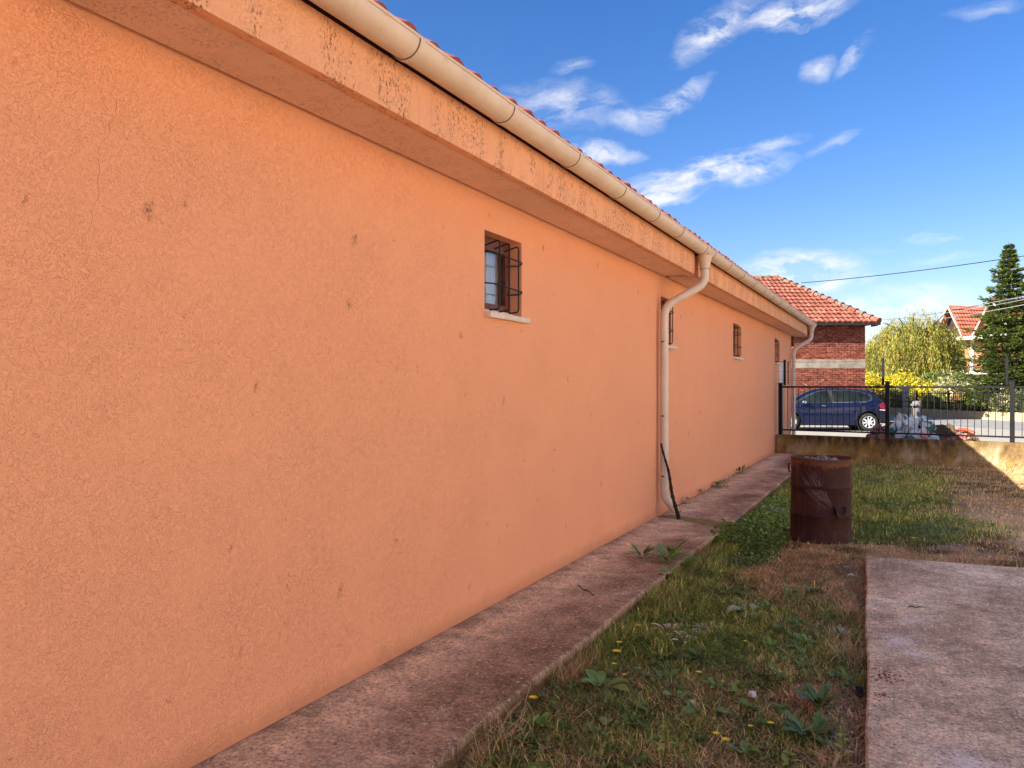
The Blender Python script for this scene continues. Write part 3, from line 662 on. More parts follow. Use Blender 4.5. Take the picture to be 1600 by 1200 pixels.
# windows
def window(y0, y1, z0, z1):
    xf = XW-0.095; T = 0.05
    w = MB(); w.bx(xf-0.05, xf, y0-0.005, y0+T, z0, z1); w.bx(xf-0.05, xf, y1-T, y1+0.005, z0, z1); w.bx(xf-0.05, xf, y0+T, y1-T, z1-T, z1+0.005); w.bx(xf-0.05, xf, y0+T, y1-T, z0-0.005, z0+T*0.8)
    f = w.build('window', M['brown'], bld)
    a = MB(); a.cbx(xf-0.035, xf+0.012, y0+T+0.002, y0+T+0.045, z0+T*0.8+.002, z1-T-.002, 0.004); a.cbx(xf-0.035, xf+0.012, y1-T-0.045, y1-T-0.002, z0+T*0.8+.002, z1-T-.002, 0.004)
    a.cbx(xf-0.035, xf+0.012, y0+T+0.047, y1-T-0.047, z1-T-0.047, z1-T-0.002, 0.004); a.cbx(xf-0.035, xf+0.012, y0+T+0.047, y1-T-0.047, z0+T*0.8+.002, z0+T*0.8+0.045, 0.004)
    a.build('sash', M['brown'], f)
    p = MB(); p.bx(xf-0.02, xf-0.015, y0+T+0.03, y1-T-0.03, z0+T, z1-T-0.03); p.build('pane', M['glass'], f)
    c = MB(); c.grid(lambda u, v: (xf-0.075-0.008*sin(u*40), y0+0.03+u*(y1-y0-0.06), z0+0.02+v*(z1-z0-0.04)), 40, 2); c.build('curtain', M['curtain'], f, smooth=True)
    b = MB(); b.cbx(XW-0.115, XW-0.085+0.035, y0+T, y1-T, z0+0.012, z0+0.035, 0.003); b.build('drip_rail', M['sill'], f)
    # sill stone
    s = MB(); s.cbx(XW-0.105, XW+0.045, y0+0.005, y1+0.06, z0-0.032, z0+0.006, 0.004); s.build('window_sill', M['sill'], bld, smooth=True, auto=30)
    # bowed grille of round bars
    g = MB(); xo = XW+0.026; xi = XW-0.088
    for k in (0.30, 0.56, 0.82):
        y = y0+(y1-y0)*k; g.tube(smooth_path([(xi, y, z1-0.06), (xo, y, z1-0.035), (xo, y, z0+0.045), (xi+0.02, y, z0+0.035)], 5) if False else [(xi, y-0.01, z1-0.075), (xo-0.02, y, z1-0.045), (xo-0.006, y, z1-0.047), (xo, y, z1-0.065), (xo, y, z0+0.06), (xo-0.006, y, z0+0.042), (xo-0.02, y, z0+0.036), (xi, y-0.01, z0+0.03)], 0.0058, 6)
    for k in (0.34, 0.72):
        z = z0+(z1-z0)*k; g.tube([(xi-0.0, y0+0.006, z+0.02), (xi+0.05, y0+0.02, z+0.018), (xo+0.008, y0+0.07, z+0.01), (xo+0.008, y1-0.07, z), (xo-0.002, y1-0.04, z-0.002), (xo-0.045, y1-0.005, z-0.012), (xi, y1-0.075, z-0.02)], 0.0055, 6)
    g.build('window_grille', M['iron'], bld, smooth=True, auto=50)
for wdw in WINS: window(*wdw)
# white door just beyond the fence
mb = MB(); a, b_, c_, d_ = DOOR; xd = XW-0.075
mb.cbx(xd-0.05, xd, a+0.05, b_-0.05, c_+0.02, d_-0.05, 0.004); dr = mb.build('door', M['white'], bld)
mb = MB(); mb.bx(xd-0.06, xd+0.03, a+0.001, a+0.048, c_, d_); mb.bx(xd-0.06, xd+0.03, b_-0.048, b_-0.001, c_, d_); mb.bx(xd-0.06, xd+0.03, a+0.05, b_-0.05, d_-0.048, d_-0.001); mb.build('door_frame', M['white'], dr)
mb = MB(); mb.bx(xd, xd+0.012, a+0.10, a+0.14, 1.0, 1.27); mb.tube([(xd+0.012, a+0.12, 1.16), (xd+0.05, a+0.12, 1.16), (xd+0.05, a+0.24, 1.155)], 0.009, 8); mb.build('door_handle', M['iron'], dr)

# ------------------------------------------------------------------ kerb wall + fence
kw = thing('low_concrete_wall', 'low stained concrete wall under the black metal fence', 'wall', tuple(KERB_P), atan2(KERB_DIR.y, KERB_DIR.x))
mb = MB(); mb.grid(lambda u, v: (0,0,0), 1, 1) if False else None
Ls = [0.0, 0.52, 5.2, 9.0, 14.0]
tops = [0.505, 0.508, 0.512, 0.518, 0.52]
for i in range(4):
    mb = MB(); mb.cbx(Ls[i]+(0.003 if i else 0.0), Ls[i+1], (0.012 if i == 0 else 0.0), 0.20, -0.12, tops[i], 0.010); mb.build('wall_section', M['kerb'], kw, world=False)
mb = MB(); mb.cbx(0.5, 14, -0.035, -0.001, -0.12, 0.12, 0.012); mb.build('footing', M['kerb'], kw, world=False)
fn = thing('metal_fence', 'black metal bar fence with upright balusters on the low concrete wall', 'fence', tuple(KERB_P+Vector((0, 0, 0.51))), atan2(KERB_DIR.y, KERB_DIR.x))
FY = 0.10; posts = [0.08+2.165*k for k in range(7)]
for k, s in enumerate(posts):
    mb = MB(); mb.cbx(s-0.04, s+0.04, FY-0.04, FY+0.04, 0.0, 1.16 if k else 1.13, 0.004); p = mb.build('post', M['fence'], fn, world=False)
    mb = MB(); mb.cbx(s-0.046, s+0.046, FY-0.046, FY+0.046, (1.161 if k else 1.131), (1.178 if k else 1.148), 0.003); mb.build('post_cap', M['fence'], p, world=False)
    xs = s-0.085 if k else s+0.085
    mb = MB(); mb.cbx(xs-0.022, xs+0.022, FY-0.005, FY+0.04, 1.10 if k else 1.09, 1.66, 0.003); mb.build('extension_post', M['fence'], p, world=False)
    if k == 0:
        mb = MB(); mb.tube([(xs+0.075, FY+0.02, 1.10), (xs+0.07, FY+0.02, 1.62)], 0.008, 6); [mb.bx(xs+0.06, xs+0.09, FY+0.01, FY+0.03, z, z+0.02) for z in np.arange(1.14, 1.62, 0.055)]; mb.build('rusty_strap', M['rustiron'], p, world=False)
for k in range(6):
    a, b = posts[k]+0.0405, posts[k+1]-0.0405
    mb = MB(); mb.cbx(a, b, FY-0.02, FY+0.02, 1.035, 1.075, 0.003); mb.build('top_rail', M['fence'], fn, world=False)
    mb = MB(); mb.cbx(a, b, FY-0.018, FY+0.018, 0.085, 0.118, 0.003); mb.build('bottom_rail', M['fence'], fn, world=False)
    nb = 18; 
    for i in range(1, nb):
        x = a+(b-a)*i/nb; mb = MB(); mb.bx(x-0.006, x+0.006, FY-0.006, FY+0.006, 0.1185, 1.0345); mb.build('baluster', M['fence'], fn, world=False)
for z, lab in ((1.62, 0), (1.40, 0), (1.22, 0)):
    mb = MB(); pts = []
    for k in range(6):
        for t in np.linspace(0, 1, 8)[:-1 if k < 5 else None]: pts.append((posts[k]+(posts[k+1]-posts[k])*t - 0.06, FY-0.012, z - 0.03*4*t*(1-t)))
    mb.tube(pts, 0.0022, 4); mb.build('strand_wire', M['iron'], fn, world=False)

# ------------------------------------------------------------------ rusty drum
def rust_mat():
    m, nt, b, oc = new_mat('rusty_drum_steel', 0.75, 0.25)
    sep = nn(nt, 'ShaderNodeSeparateXYZ'); lk(nt, oc, sep.inputs[0])
    n = noise(nt, oc, 4, 6, 0.7, 0.4); f = noise(nt, oc, 55, 5, 0.75); st = noise(nt, mapping(nt, oc, sc=(1, 1, 0.12)), 16, 5, 0.7)
    c = ramp(nt, n.outputs[0], (0.3, (0.024, 0.008, 0.007)), (0.55, (0.045, 0.014, 0.011)), (0.75, (0.085, 0.028, 0.018)))
    up = mth(nt, 'ADD', sep.outputs[2], mth(nt, 'MULTIPLY', mth(nt, 'SUBTRACT', n.outputs[0], 0.5), 0.55))
    c = mixc(nt, ramp(nt, up, (0.78, 0.0), (0.90, 0.8)), c, (0.33, 0.115, 0.045))
    c = mixc(nt, ramp(nt, mth(nt, 'ADD', up, mth(nt, 'MULTIPLY', f.outputs[0], 0.2)), (0.93, 0.0), (0.98, 0.7)), c, (0.035, 0.02, 0.016))
    c = mixc(nt, mth(nt, 'MULTIPLY', ramp(nt, st.outputs[0], (0.55, 0.0), (0.72, 1.0)), 0.45), c, (0.20, 0.10, 0.085))
    c = mixc(nt, 0.6, c, ramp(nt, f.outputs[0], (0.3, 0.6), (0.7, 1.4)), 'MULTIPLY')
    lk(nt, c, b.inputs['Base Color']); set_bump(nt, b, f.outputs[0], 0.004, 0.8); return m
M['rust'] = rust_mat()
M['scratch'] = simple('scrape_grey', (0.23, 0.13, 0.12), 0.7, var=0.3, scale=30)
M['ashbits'] = simple('ash', (0.22, 0.20, 0.19), 0.9, var=0.5, scale=18)
DX, DY = -0.75, 8.60
dm = thing('oil_drum', 'rusty dark red oil drum burnt out and full of ash standing on the grass', 'drum', (DX, DY, -0.01))
R0 = 0.295; H0 = 0.86
prof = [(0.0, 0.012), (R0-0.02, 0.012), (R0-0.004, 0.0), (R0+0.006, 0.004), (R0+0.006, 0.016), (R0, 0.022)]
for (zc) in (0.285, 0.575): prof += [(R0, zc-0.022), (R0+0.009, zc-0.008), (R0+0.009, zc+0.008), (R0, zc+0.022)]
prof += [(R0, H0-0.014), (R0+0.007, H0-0.010), (R0+0.007, H0), (R0-0.004, H0+0.002), (R0-0.006, H0-0.012), (R0-0.010, 0.74), (0.0, 0.73)]
mb = MB(); mb.lathe(prof, 64)
def dent(v):
    x, y, z = v; a = atan2(y, x); t = z/H0
    k = 1 + 0.008*sin(3*a+1)*t + 0.010*sin(5*a+z*4)*t*t - 0.008*math.exp(-((a+2.2)/0.3)**2 - ((z-0.78)/0.12)**2)
    return (x*k + 0.012*t, y*k, z + 0.006*sin(a*2+0.5)*t)
mb.v = [dent(v) for v in mb.v]
drum = mb.build('drum_body', M['rust'], dm, world=False, smooth=True, auto=50)
# punched-out flap low on the side that faces the yard: tongue bent outward with a dark slot behind
vx = Vector((-DX, -DY)).normalized(); fa0 = atan2(vx.y, vx.x)
def on_drum(a, z, off=0.0): return (cos(a)*(R0+off), sin(a)*(R0+off), z)
fa = fa0 + 0.62
def flap(u, v):
    a = fa + (u-0.5)*0.36; z = 0.40 - v*0.125*(sqrt(max(0.0, 1-(2*u-1)**2))*0.85+0.15)
    return on_drum(a, z, 0.004 + 0.045*v)
mb = MB(); mb.grid(flap, 10, 5); mb.grid(lambda u, v: on_drum(fa+(u-0.5)*0.36, 0.40 - v*0.125*(sqrt(max(0, 1-(2*u-1)**2))*0.85+0.15), 0.001+0.045*v), 10, 5); mb.build('cut_flap', M['rust'], dm, world=False, smooth=True)
mb = MB(); mb.grid(lambda u, v: on_drum(fa+(u-0.5)*0.36, 0.398 - v*0.13*(sqrt(max(0, 1-(2*u-1)**2))*0.85+0.15), 0.0022), 10, 3); mb.build('cut_hole', M['dark'], dm, world=False)
# fan of scraped lines running from the rim to the flap
mb = MB()
for i in range(34):
    a0 = fa0 - 0.85 + random.random()*0.9; z0 = 0.80 - random.random()*0.05 - max(0, (-0.4-(a0-fa0)))*0.25
    a1 = fa - 0.25 + random.gauss(0, 0.04); z1 = 0.40+random.gauss(0, 0.03); e = random.uniform(0.5, 1.0); pts = []
    for t in np.linspace(random.uniform(0, 0.3), e, 12):
        bow = 0.10*sin(pi*t); pts.append(on_drum(a0+(a1-a0)*t, z0+(z1-z0)*t - bow*0.5, 0.002))
    mb.tube(pts, 0.0011, 3)
mb.build('scrape_marks', M['scratch'], dm, world=False, kind='stuff')
mb = MB(); mb.tube([on_drum(fa0-1.45, 0.79, 0.0), on_drum(fa0-1.5, 0.78, 0.012), on_drum(fa0-1.5, 0.72, 0.012), on_drum(fa0-1.45, 0.70, 0.0)], 0.009, 6); mb.build('handle', M['rustiron'], dm, world=False, smooth=True)
# ash and clinker heaped inside
mb = MB()
for i in range(150):
    a = random.random()*2*pi; r = sqrt(random.random())*0.26; s = random.uniform(0.010, 0.036)
    z = 0.775 + 0.075*math.exp(-((r*cos(a)-0.02)**2+(r*sin(a)+0.05)**2)/0.05) + random.uniform(-0.01, 0.018)
    mb.cbx(-s, s, -s*random.uniform(.4, 1), s*random.uniform(.4, 1), -s*.4, s*.4, s*0.15, Matrix.Translation((r*cos(a), r*sin(a), z)) @ Matrix.Rotation(random.random()*6, 4, Vector((random.random(), random.random(), random.random())).normalized()))
ash = mb.build('burnt_debris', M['ashbits'], None); ash.location = (DX, DY, -0.01); tag(ash, 'grey ash and charred scraps heaped inside the rusty drum', 'ash', kind='stuff')

# ------------------------------------------------------------------ stick, twigs
M['bark'] = simple('dark_bark', (0.040, 0.026, 0.020), 0.9, var=0.4, scale=40, bump=0.006)
def gnarl(p0, p1, r0, r1, n=26, amp=0.006, knots=True):
    p0, p1 = Vector(p0), Vector(p1); pts = []; rs = []
    d = (p1-p0).normalized(); a = d.orthogonal().normalized(); b = d.cross(a)
    for i in range(n+1):
        t = i/n; pts.append(p0.lerp(p1, t) + a*amp*sin(t*11+1)+b*amp*sin(t*7)); rs.append((r0+(r1-r0)*t)*(1+0.22*(random.random()-.3) + (0.35 if knots and i % 4 == 2 else 0)))
    return pts, rs
st = thing('walking_stick', 'dark knobbly wooden stick leaning against the first downpipe', 'stick', (-2.215, 8.50, 0.10))
pts, rs = gnarl((-2.215, 8.50, 0.10), (-2.435, 8.60, 0.935), 0.021, 0.010, 34, 0.006)
mb = MB(); mb.tube(pts, rs, 8)
stick = mb.build('shaft', M['bark'], st, smooth=True)
mb = MB()
for i in range(3, 32, 3):
    p = pts[i]; a = random.uniform(-1, 1); mb.tube([p, p+Vector((0.018*cos(a*3)+0.006, -0.014, 0.016))], [0.007, 0.003], 5)
mb.tube([pts[3], pts[3]+Vector((0.045, -0.01, 0.02))], [0.009, 0.004], 6); mb.build('knot', M['bark'], st)
def twig(label, p0, p1, r=0.004):
    pts, rs = gnarl(p0, p1, r, r*0.5, 10, 0.008, False); mb = MB(); mb.tube(pts, rs, 5)
    q = pts[4]; mb.tube([q, q+Vector((0.03, 0.02, 0.004))], [r*.6, r*.3], 4); o = mb.build('twig', M['bark']); tag(o, label, 'twig'); return o
twig('thin dark curved twig lying on the red-brown pavement', (-2.15, 5.33, 0.105), (-1.94, 5.15, 0.106), 0.004)
twig('short grey twig on the slab beyond the white splash', (0.05, 5.9, 0.085), (0.16, 5.98, 0.087), 0.003)

# ------------------------------------------------------------------ grass, weeds
def blades(name, n, xr, yr, dens, hfun, wr, palette, mat, label, flat=0.0, seed=1, lean=0.5, segs=3, z_of=None):
    g = np.random.default_rng(seed); xs = g.uniform(xr[0], xr[1], n*3); ys = g.uniform(yr[0], yr[1], n*3)
    keep = g.random(n*3) < dens(xs, ys); xs = xs[keep][:n]; ys = ys[keep][:n]; n = len(xs)
    h = hfun(xs, ys)*g.uniform(0.45, 1.15, n); w = g.uniform(wr[0], wr[1], n); az = g.uniform(0, 2*pi, n)
    ln = np.clip(g.normal(lean, 0.28, n), 0.02, 1.35) + flat
    z0 = (ground_z(xs, ys) if z_of is None else z_of(xs, ys)) - 0.004
    dx, dy = np.cos(az), np.sin(az); sx, sy = -dy, dx
    tw = g.uniform(-0.9, 0.9, n); sx, sy = sx*np.cos(tw)+dx*np.sin(tw), sy*np.cos(tw)+dy*np.sin(tw)
    V = []; ts = np.linspace(0, 1, segs+1)
    cx = np.zeros(n); cz = np.zeros(n); prev = 0
    for i, t in enumerate(ts):
        if i: 
            ang = ln*(0.4+1.1*t); cx = cx + np.sin(ang)*h/segs; cz = cz + np.cos(ang)*h/segs
        ww = w*(1-t)**0.6*0.5
        px = xs+dx*cx; py = ys+dy*cx; pz = z0+np.maximum(cz, 0.0) + 0.002*i
        if i < segs: V.append(np.stack([px-sx*ww, py-sy*ww, pz], 1)); V.append(np.stack([px+sx*ww, py+sy*ww, pz], 1))
        else: V.append(np.stack([px, py, pz], 1))
    k = 2*segs+1; verts = np.stack(V, 1).reshape(-1, 3)
    base = (np.arange(n)*k)[:, None]
    tri = []
    for i in range(segs-1): tri += [(2*i, 2*i+1, 2*i+3), (2*i, 2*i+3, 2*i+2)]
    tri += [(2*segs-2, 2*segs-1, 2*segs)]
    faces = (base[:, :, None] + np.array(tri)[None]).reshape(-1, 3)
    c = palette(xs, ys, g); cols = np.repeat(c, k, 0)
    o = np_mesh(name, verts, faces, 3, mat, cols=cols); return tag(o, label, None, None, 'stuff')
def yard_ok(x, y):
    inslab = (x > slab_edge(y)) & (y < 7.55+(x+0.28)*0.075)
    indrum = np.hypot(x-DX, y-DY) < 0.30
    return (x > -1.655) & (~inslab) & (~indrum) & (y < kerb_y(x)-0.03)
LUSH = lambda x, y: sst(-1.15, -1.55, x)*sst(3.6, 4.4, y)
def pal_green(x, y, g):
    n = len(x); a = np.array([0.07, 0.115, 0.018]); b = np.array([0.32, 0.37, 0.07]); c = np.array([0.66, 0.54, 0.20])
    t = g.random(n)[:, None]; col = a*(1-t)+b*t; yel = (g.random(n) < 0.20+0.35*sst(-0.3, 1.5, x))[:, None]; col = np.where(yel, c*(0.7+0.5*t), col)
    lush = sst(9, 10.5, y)[:, None]*sst(2.0, 0.5, x)[:, None]
    return col*(1+0.35*lush)*g.uniform(0.45, 1.5, (n, 1))*(0.72+0.75*vnoise(x, y, 9)[:, None])
def pal_dry(x, y, g):
    n = len(x); a = np.array([0.32, 0.165, 0.065]); b = np.array([0.85, 0.58, 0.30]); t = g.random(n)[:, None]; return (a*(1-t)+b*t)*(0.5+0.9*g.random(n)[:, None]**1.5)*(0.7+0.7*vnoise(x, y, 7)[:, None])*(1+0.55*sst(0.2, 1.3, x)*sst(8.3, 9.2, y))[:, None]
near_x, near_y = (-1.66, -0.05), (2.2, 7.9)
blades('grass', 46000, near_x, near_y, lambda x, y: yard_ok(x, y)*np.clip(0.16+2.8*green_amt(x, y)*(0.4+1.2*vnoise(x, y, 6.5)), 0.04, 1), lambda x, y: 0.04+0.07*vnoise(x, y, 5)**1.5+0.06*LUSH(x, y), (0.003, 0.0075), pal_green, M['grass'], 'green grass growing between the pavement and the concrete slab', seed=3, lean=0.85)
blades('dry_grass', 62000, near_x, near_y, lambda x, y: yard_ok(x, y)*np.clip(0.55-1.6*green_amt(x, y), 0.06, 1)*sst(0.25, 0.5, vnoise(x, y, 5)+0.12), lambda x, y: 0.05+0.045*vnoise(x, y, 3), (0.0025, 0.0055), pal_dry, M['grass'], 'flattened straw-coloured dry grass beside the concrete slab', flat=0.75, seed=4)
blades('lawn_grass', 120000, (-1.66, 7.5), (7.6, 18.0), lambda x, y: yard_ok(x, y)*np.clip(0.28+2.0*green_amt(x, y), 0.04, 1)*np.clip(1.25-0.05*(y-8), 0.5, 1), lambda x, y: 0.045+0.045*vnoise(x, y, 2.2), (0.005, 0.010), pal_green, M['grass'], 'short green lawn grass behind the rusty drum', seed=5, segs=2)
blades('dry_lawn_grass', 90000, (-1.66, 7.5), (7.7, 18.0), lambda x, y: yard_ok(x, y)*np.clip(0.5-1.3*green_amt(x, y), 0.08, 1), lambda x, y: 0.035+0.04*vnoise(x, y, 2), (0.004, 0.009), pal_dry, M['grass'], 'yellowed dry lawn grass in front of the low wall', flat=0.45, seed=6, segs=2)

def leaf(mb, p, az, el, L, Wd, droop=0.4, lobed=False, n=7):
    """broad leaf: grid 2 x n with midrib fold, arching"""
    d = Vector((cos(az), sin(az), 0)); s = Vector((-sin(az), cos(az), 0)); vs = []; p = Vector(p); q = p.copy()
    for i in range(n+1):
        t = i/n; e = el - droop*t*2.0
        if i: q = q + (d*cos(e) + Vector((0, 0, 1))*sin(e))*L/n
        if q.z < 0.006: q.z = 0.006
        w = Wd*0.5*(sin(pi*min(1, t*0.9+0.08))**0.7)*(1.0 if not lobed else (1.0 if i % 2 else 0.55)) if 0 < i < n else Wd*0.03
        vs += [q - s*w + Vector((0, 0, w*0.35)), q.copy(), q + s*w + Vector((0, 0, w*0.30))]
    fs = []
    for i in range(n):
        b = i*3; fs += [(b, b+1, b+4, b+3), (b+1, b+2, b+5, b+4)]
    mb.add(vs, fs)
def leaflets(name, n, xr, yr, dens, sr, hr, palette, label, seed, z_of=None):
    """small folded leaves lying at all angles: ground cover"""
    g = np.random.default_rng(seed); xs = g.uniform(xr[0], xr[1], n*4); ys = g.uniform(yr[0], yr[1], n*4)
    keep = g.random(n*4) < dens(xs, ys); xs = xs[keep][:n]; ys = ys[keep][:n]; n = len(xs)
    s = g.uniform(sr[0], sr[1], n); az = g.uniform(0, 2*pi, n); tilt = g.uniform(-0.15, 0.8, n); z = ground_z(xs, ys)+g.uniform(0.004, 1, n)**1.5*hr(xs, ys)
    d = np.stack([np.cos(az)*np.cos(tilt), np.sin(az)*np.cos(tilt), np.sin(tilt)], 1); side = np.stack([-np.sin(az), np.cos(az), g.uniform(-0.4, 0.4, n)], 1)
    p = np.stack([xs, ys, z], 1); L = s[:, None]*1.5; Wd = s[:, None]*0.5; upv = np.array([[0, 0, 1.0]])*s[:, None]*0.22
    V = np.stack([p, p+d*L*0.45+side*Wd+upv, p+d*L, p+d*L*0.45-side*Wd+upv], 1).reshape(-1, 3)
    b = (np.arange(n)*4)[:, None, None]; Fc = (b+np.array([[0, 1, 2], [0, 2, 3]])[None]).reshape(-1, 3)
    c = np.repeat(palette(xs, ys, g), 4, 0); o = np_mesh(name, V, Fc, 3, M['leaf'], cols=c); return tag(o, label, None, None, 'stuff')
def pal_weed(x, y, g):
    n = len(x); t = g.random(n)[:, None]; q = vnoise(x, y, 1.6)[:, None]
    a = np.array([0.07, 0.13, 0.026]); b = np.array([0.22, 0.33, 0.07]); blu = np.array([0.20, 0.26, 0.15])
    c = a*(1-t)+b*t; return c*(1-sst(0.55, 0.8, q)*0.6) + blu*sst(0.55, 0.8, q)*0.6
leaflets('ground_cover_weeds', 26000, (-1.66, -0.1), (2.6, 7.4), lambda x, y: yard_ok(x, y)*np.clip(2.2*green_amt(x+0.6, y+0.3)*sst(0.45, 0.62, vnoise(x, y, 2.4)), 0.03, 1), (0.008, 0.022), lambda x, y: 0.02+0.05*vnoise(x, y, 3), pal_weed, 'low leafy weeds creeping through the near grass', 8)
leaflets('leafy_weeds', 17000, (-1.75, -1.0), (6.9, 11.5), lambda x, y: ((x > -1.72) & (np.hypot(x-DX, y-DY) > .3))*np.clip(sst(-0.95, -1.3, x)*sst(6.9, 7.5, y)*(0.35+fbm(x, y, 2.0)), 0.0, 1), (0.014, 0.034), lambda x, y: 0.04+0.12*sst(7.3, 8.0, y)*sst(9.3, 8.6, y)*vnoise(x, y, 3.0), lambda x, y, g: pal_weed(x, y, g)*(1+0.7*sst(8.0, 8.8, y))[:, None]*g.uniform(0.5, 1.5, (len(x), 1)), 'dense dark green weeds between the pavement edge and the drum', 9)
leaflets('clover', 15000, (-0.5, 3.5), (8.0, 14.5), lambda x, y: yard_ok(x, y)*np.clip(2.6*green_amt(x, y), 0, 1)*sst(0.4, 0.6, vnoise(x, y, 1.5)), (0.014, 0.028), lambda x, y: 0.03+0.03*vnoise(x, y, 3), pal_weed, 'clover and low green leaves to the right of the drum', 10)

blades('edge_grass', 5200, (-1.70, -1.56), (2.6, 8.4), lambda x, y: sst(0.42, 0.62, vnoise(x*0, y, 2.6))*1.0, lambda x, y: 0.07+0.11*vnoise(x, y, 3), (0.003, 0.006), pal_green, M['grass'], 'longer grass hanging over the edge of the pavement', seed=13, lean=0.8)
blades('edge_straw', 3600, (-1.70, -1.56), (2.4, 8.4), lambda x, y: sst(0.5, 0.7, vnoise(x*0+3, y, 2.1)), lambda x, y: 0.08+0.10*vnoise(x, y, 3), (0.002, 0.004), pal_dry, M['grass'], 'dry straw hanging over the edge of the pavement', seed=14, lean=0.7)
def rosettes():
    g = random.Random(99); mb = MB(); P_ = []
    spots = [(g.uniform(-1.64, -0.2), g.uniform(2.6, 7.2)) for _ in range(420)] + [(g.uniform(-0.4, 3.0), g.uniform(8.6, 13.5)) for _ in range(260)]
    V = []; Fq = []; C = []
    for x, y in spots:
        if not bool(yard_ok(np.array(x), np.array(y))) or g.random() > 0.25+2.4*float(green_amt(np.array(x), np.array(y))): continue
        z = float(ground_z(np.array(x), np.array(y))); L0 = g.uniform(0.025, 0.085); nl = g.randint(4, 9); a0 = g.random()*6.3; wr = g.uniform(0.25, 0.6)
        base = np.array([0.14, 0.23, 0.05])*g.uniform(0.6, 1.5) + np.array([0.03, 0.02, 0.02])*g.random()
        for k in range(nl):
            a = a0+k*2.4+g.uniform(-.3, .3); m_ = MB(); leaf(m_, (x, y, z+0.006), a, g.uniform(0.1, 1.1), L0*g.uniform(0.6, 1.2), L0*wr, g.uniform(0.2, 0.5), g.random() < 0.4, n=4)
            b0 = len(V); V += m_.v; Fq += [tuple(i+b0 for i in f) for f in m_.f]; C += [base*g.uniform(0.75, 1.3)]*len(m_.v)
    o = np_mesh('small_rosettes', np.array([tuple(v) for v in V]), np.array(Fq), 4, M['leaf'], cols=np.array(C)); tag(o, 'countless small leafy rosettes in the grass', None, None, 'stuff')
rosettes()
# litter of pale crumbs, ash flakes and dead leaves (uncountable)
def crumbs(name, n, xr, yr, dens, sr, cols, label, seed, zf):
    g = np.random.default_rng(seed); xs = g.uniform(xr[0], xr[1], n*4); ys = g.uniform(yr[0], yr[1], n*4)
    keep = g.random(n*4) < dens(xs, ys); xs = xs[keep][:n]; ys = ys[keep][:n]; n = len(xs)
    s = sr[0]+(sr[1]-sr[0])*g.random(n)**3; base = np.array([[1, 0, 0], [0, 1, 0], [-1, -0.2, 0], [0.1, -1, 0], [0.1, 0.1, 1]], float)
    az = g.uniform(0, 6.28, n); c, s_ = np.cos(az), np.sin(az)
    B = base[None]*g.uniform(0.5, 1.2, (n, 5, 1))*s[:, None, None]; B[:, :, 2] *= 0.7
    Xr = B[:, :, 0]*c[:, None]-B[:, :, 1]*s_[:, None]; Yr = B[:, :, 0]*s_[:, None]+B[:, :, 1]*c[:, None]
    V = np.stack([xs[:, None]+Xr, ys[:, None]+Yr, zf(xs, ys)[:, None]+B[:, :, 2]], 2).reshape(-1, 3)
    Fc = ((np.arange(n)*5)[:, None, None]+np.array([[0, 1, 4], [1, 2, 4], [2, 3, 4], [3, 0, 4]])[None]).reshape(-1, 3)
    cc = np.array(cols)[g.integers(0, len(cols), n)]*(0.7+0.6*g.random(n)[:, None]); o = np_mesh(name, V, Fc, 3, M['litter'], cols=np.repeat(cc, 5, 0)); return tag(o, label, None, None, 'stuff')
crumbs('gravel_crumbs', 9000, (-0.25, 3.2), (2.2, 7.6), lambda x, y: ((x > slab_edge(y)+0.02) & (y < 7.5))*(0.25+0.75*sst(0.45, 0.7, vnoise(x, y, 2))), (0.0015, 0.008), [(0.85, 0.76, 0.68), (0.50, 0.34, 0.27), (0.14, 0.09, 0.07), (0.9, 0.85, 0.8)], 'small gravel crumbs scattered over the pinkish concrete slab', 21, lambda x, y: x*0+0.0795)
crumbs('pavement_grit', 1400, (-2.48, -1.68), (1.5, 17.0), lambda x, y: 0.3+0.7*sst(0.4, 0.7, vnoise(x, y, 2)), (0.0015, 0.006), [(0.35, 0.27, 0.22), (0.06, 0.04, 0.035), (0.24, 0.15, 0.11), (0.45, 0.4, 0.36)], 'loose grit on the red-brown pavement', 22, lambda x, y: np.where(y < 8.3, 0.0995, 0.0945)-0.0*x)
crumbs('yard_litter', 2600, (-1.6, 1.8), (2.6, 9.5), lambda x, y: yard_ok(x, y)*1.0, (0.003, 0.012), [(0.5, 0.45, 0.4), (0.28, 0.19, 0.12), (0.16, 0.10, 0.06), (0.6, 0.56, 0.52)], 'dead leaf scraps and pale stones in the grass', 23, lambda x, y: ground_z(x, y)+0.008)
crumbs('ash_flakes', 1500, (-1.0, 2.0), (6.8, 9.6), lambda x, y: yard_ok(x, y)*ash_amt(x, y), (0.004, 0.020), [(0.20, 0.20, 0.22), (0.10, 0.10, 0.11), (0.33, 0.33, 0.35), (0.05, 0.045, 0.045)], 'grey ash and burnt flakes beside the back edge of the slab', 24, lambda x, y: ground_z(x, y)+0.004)

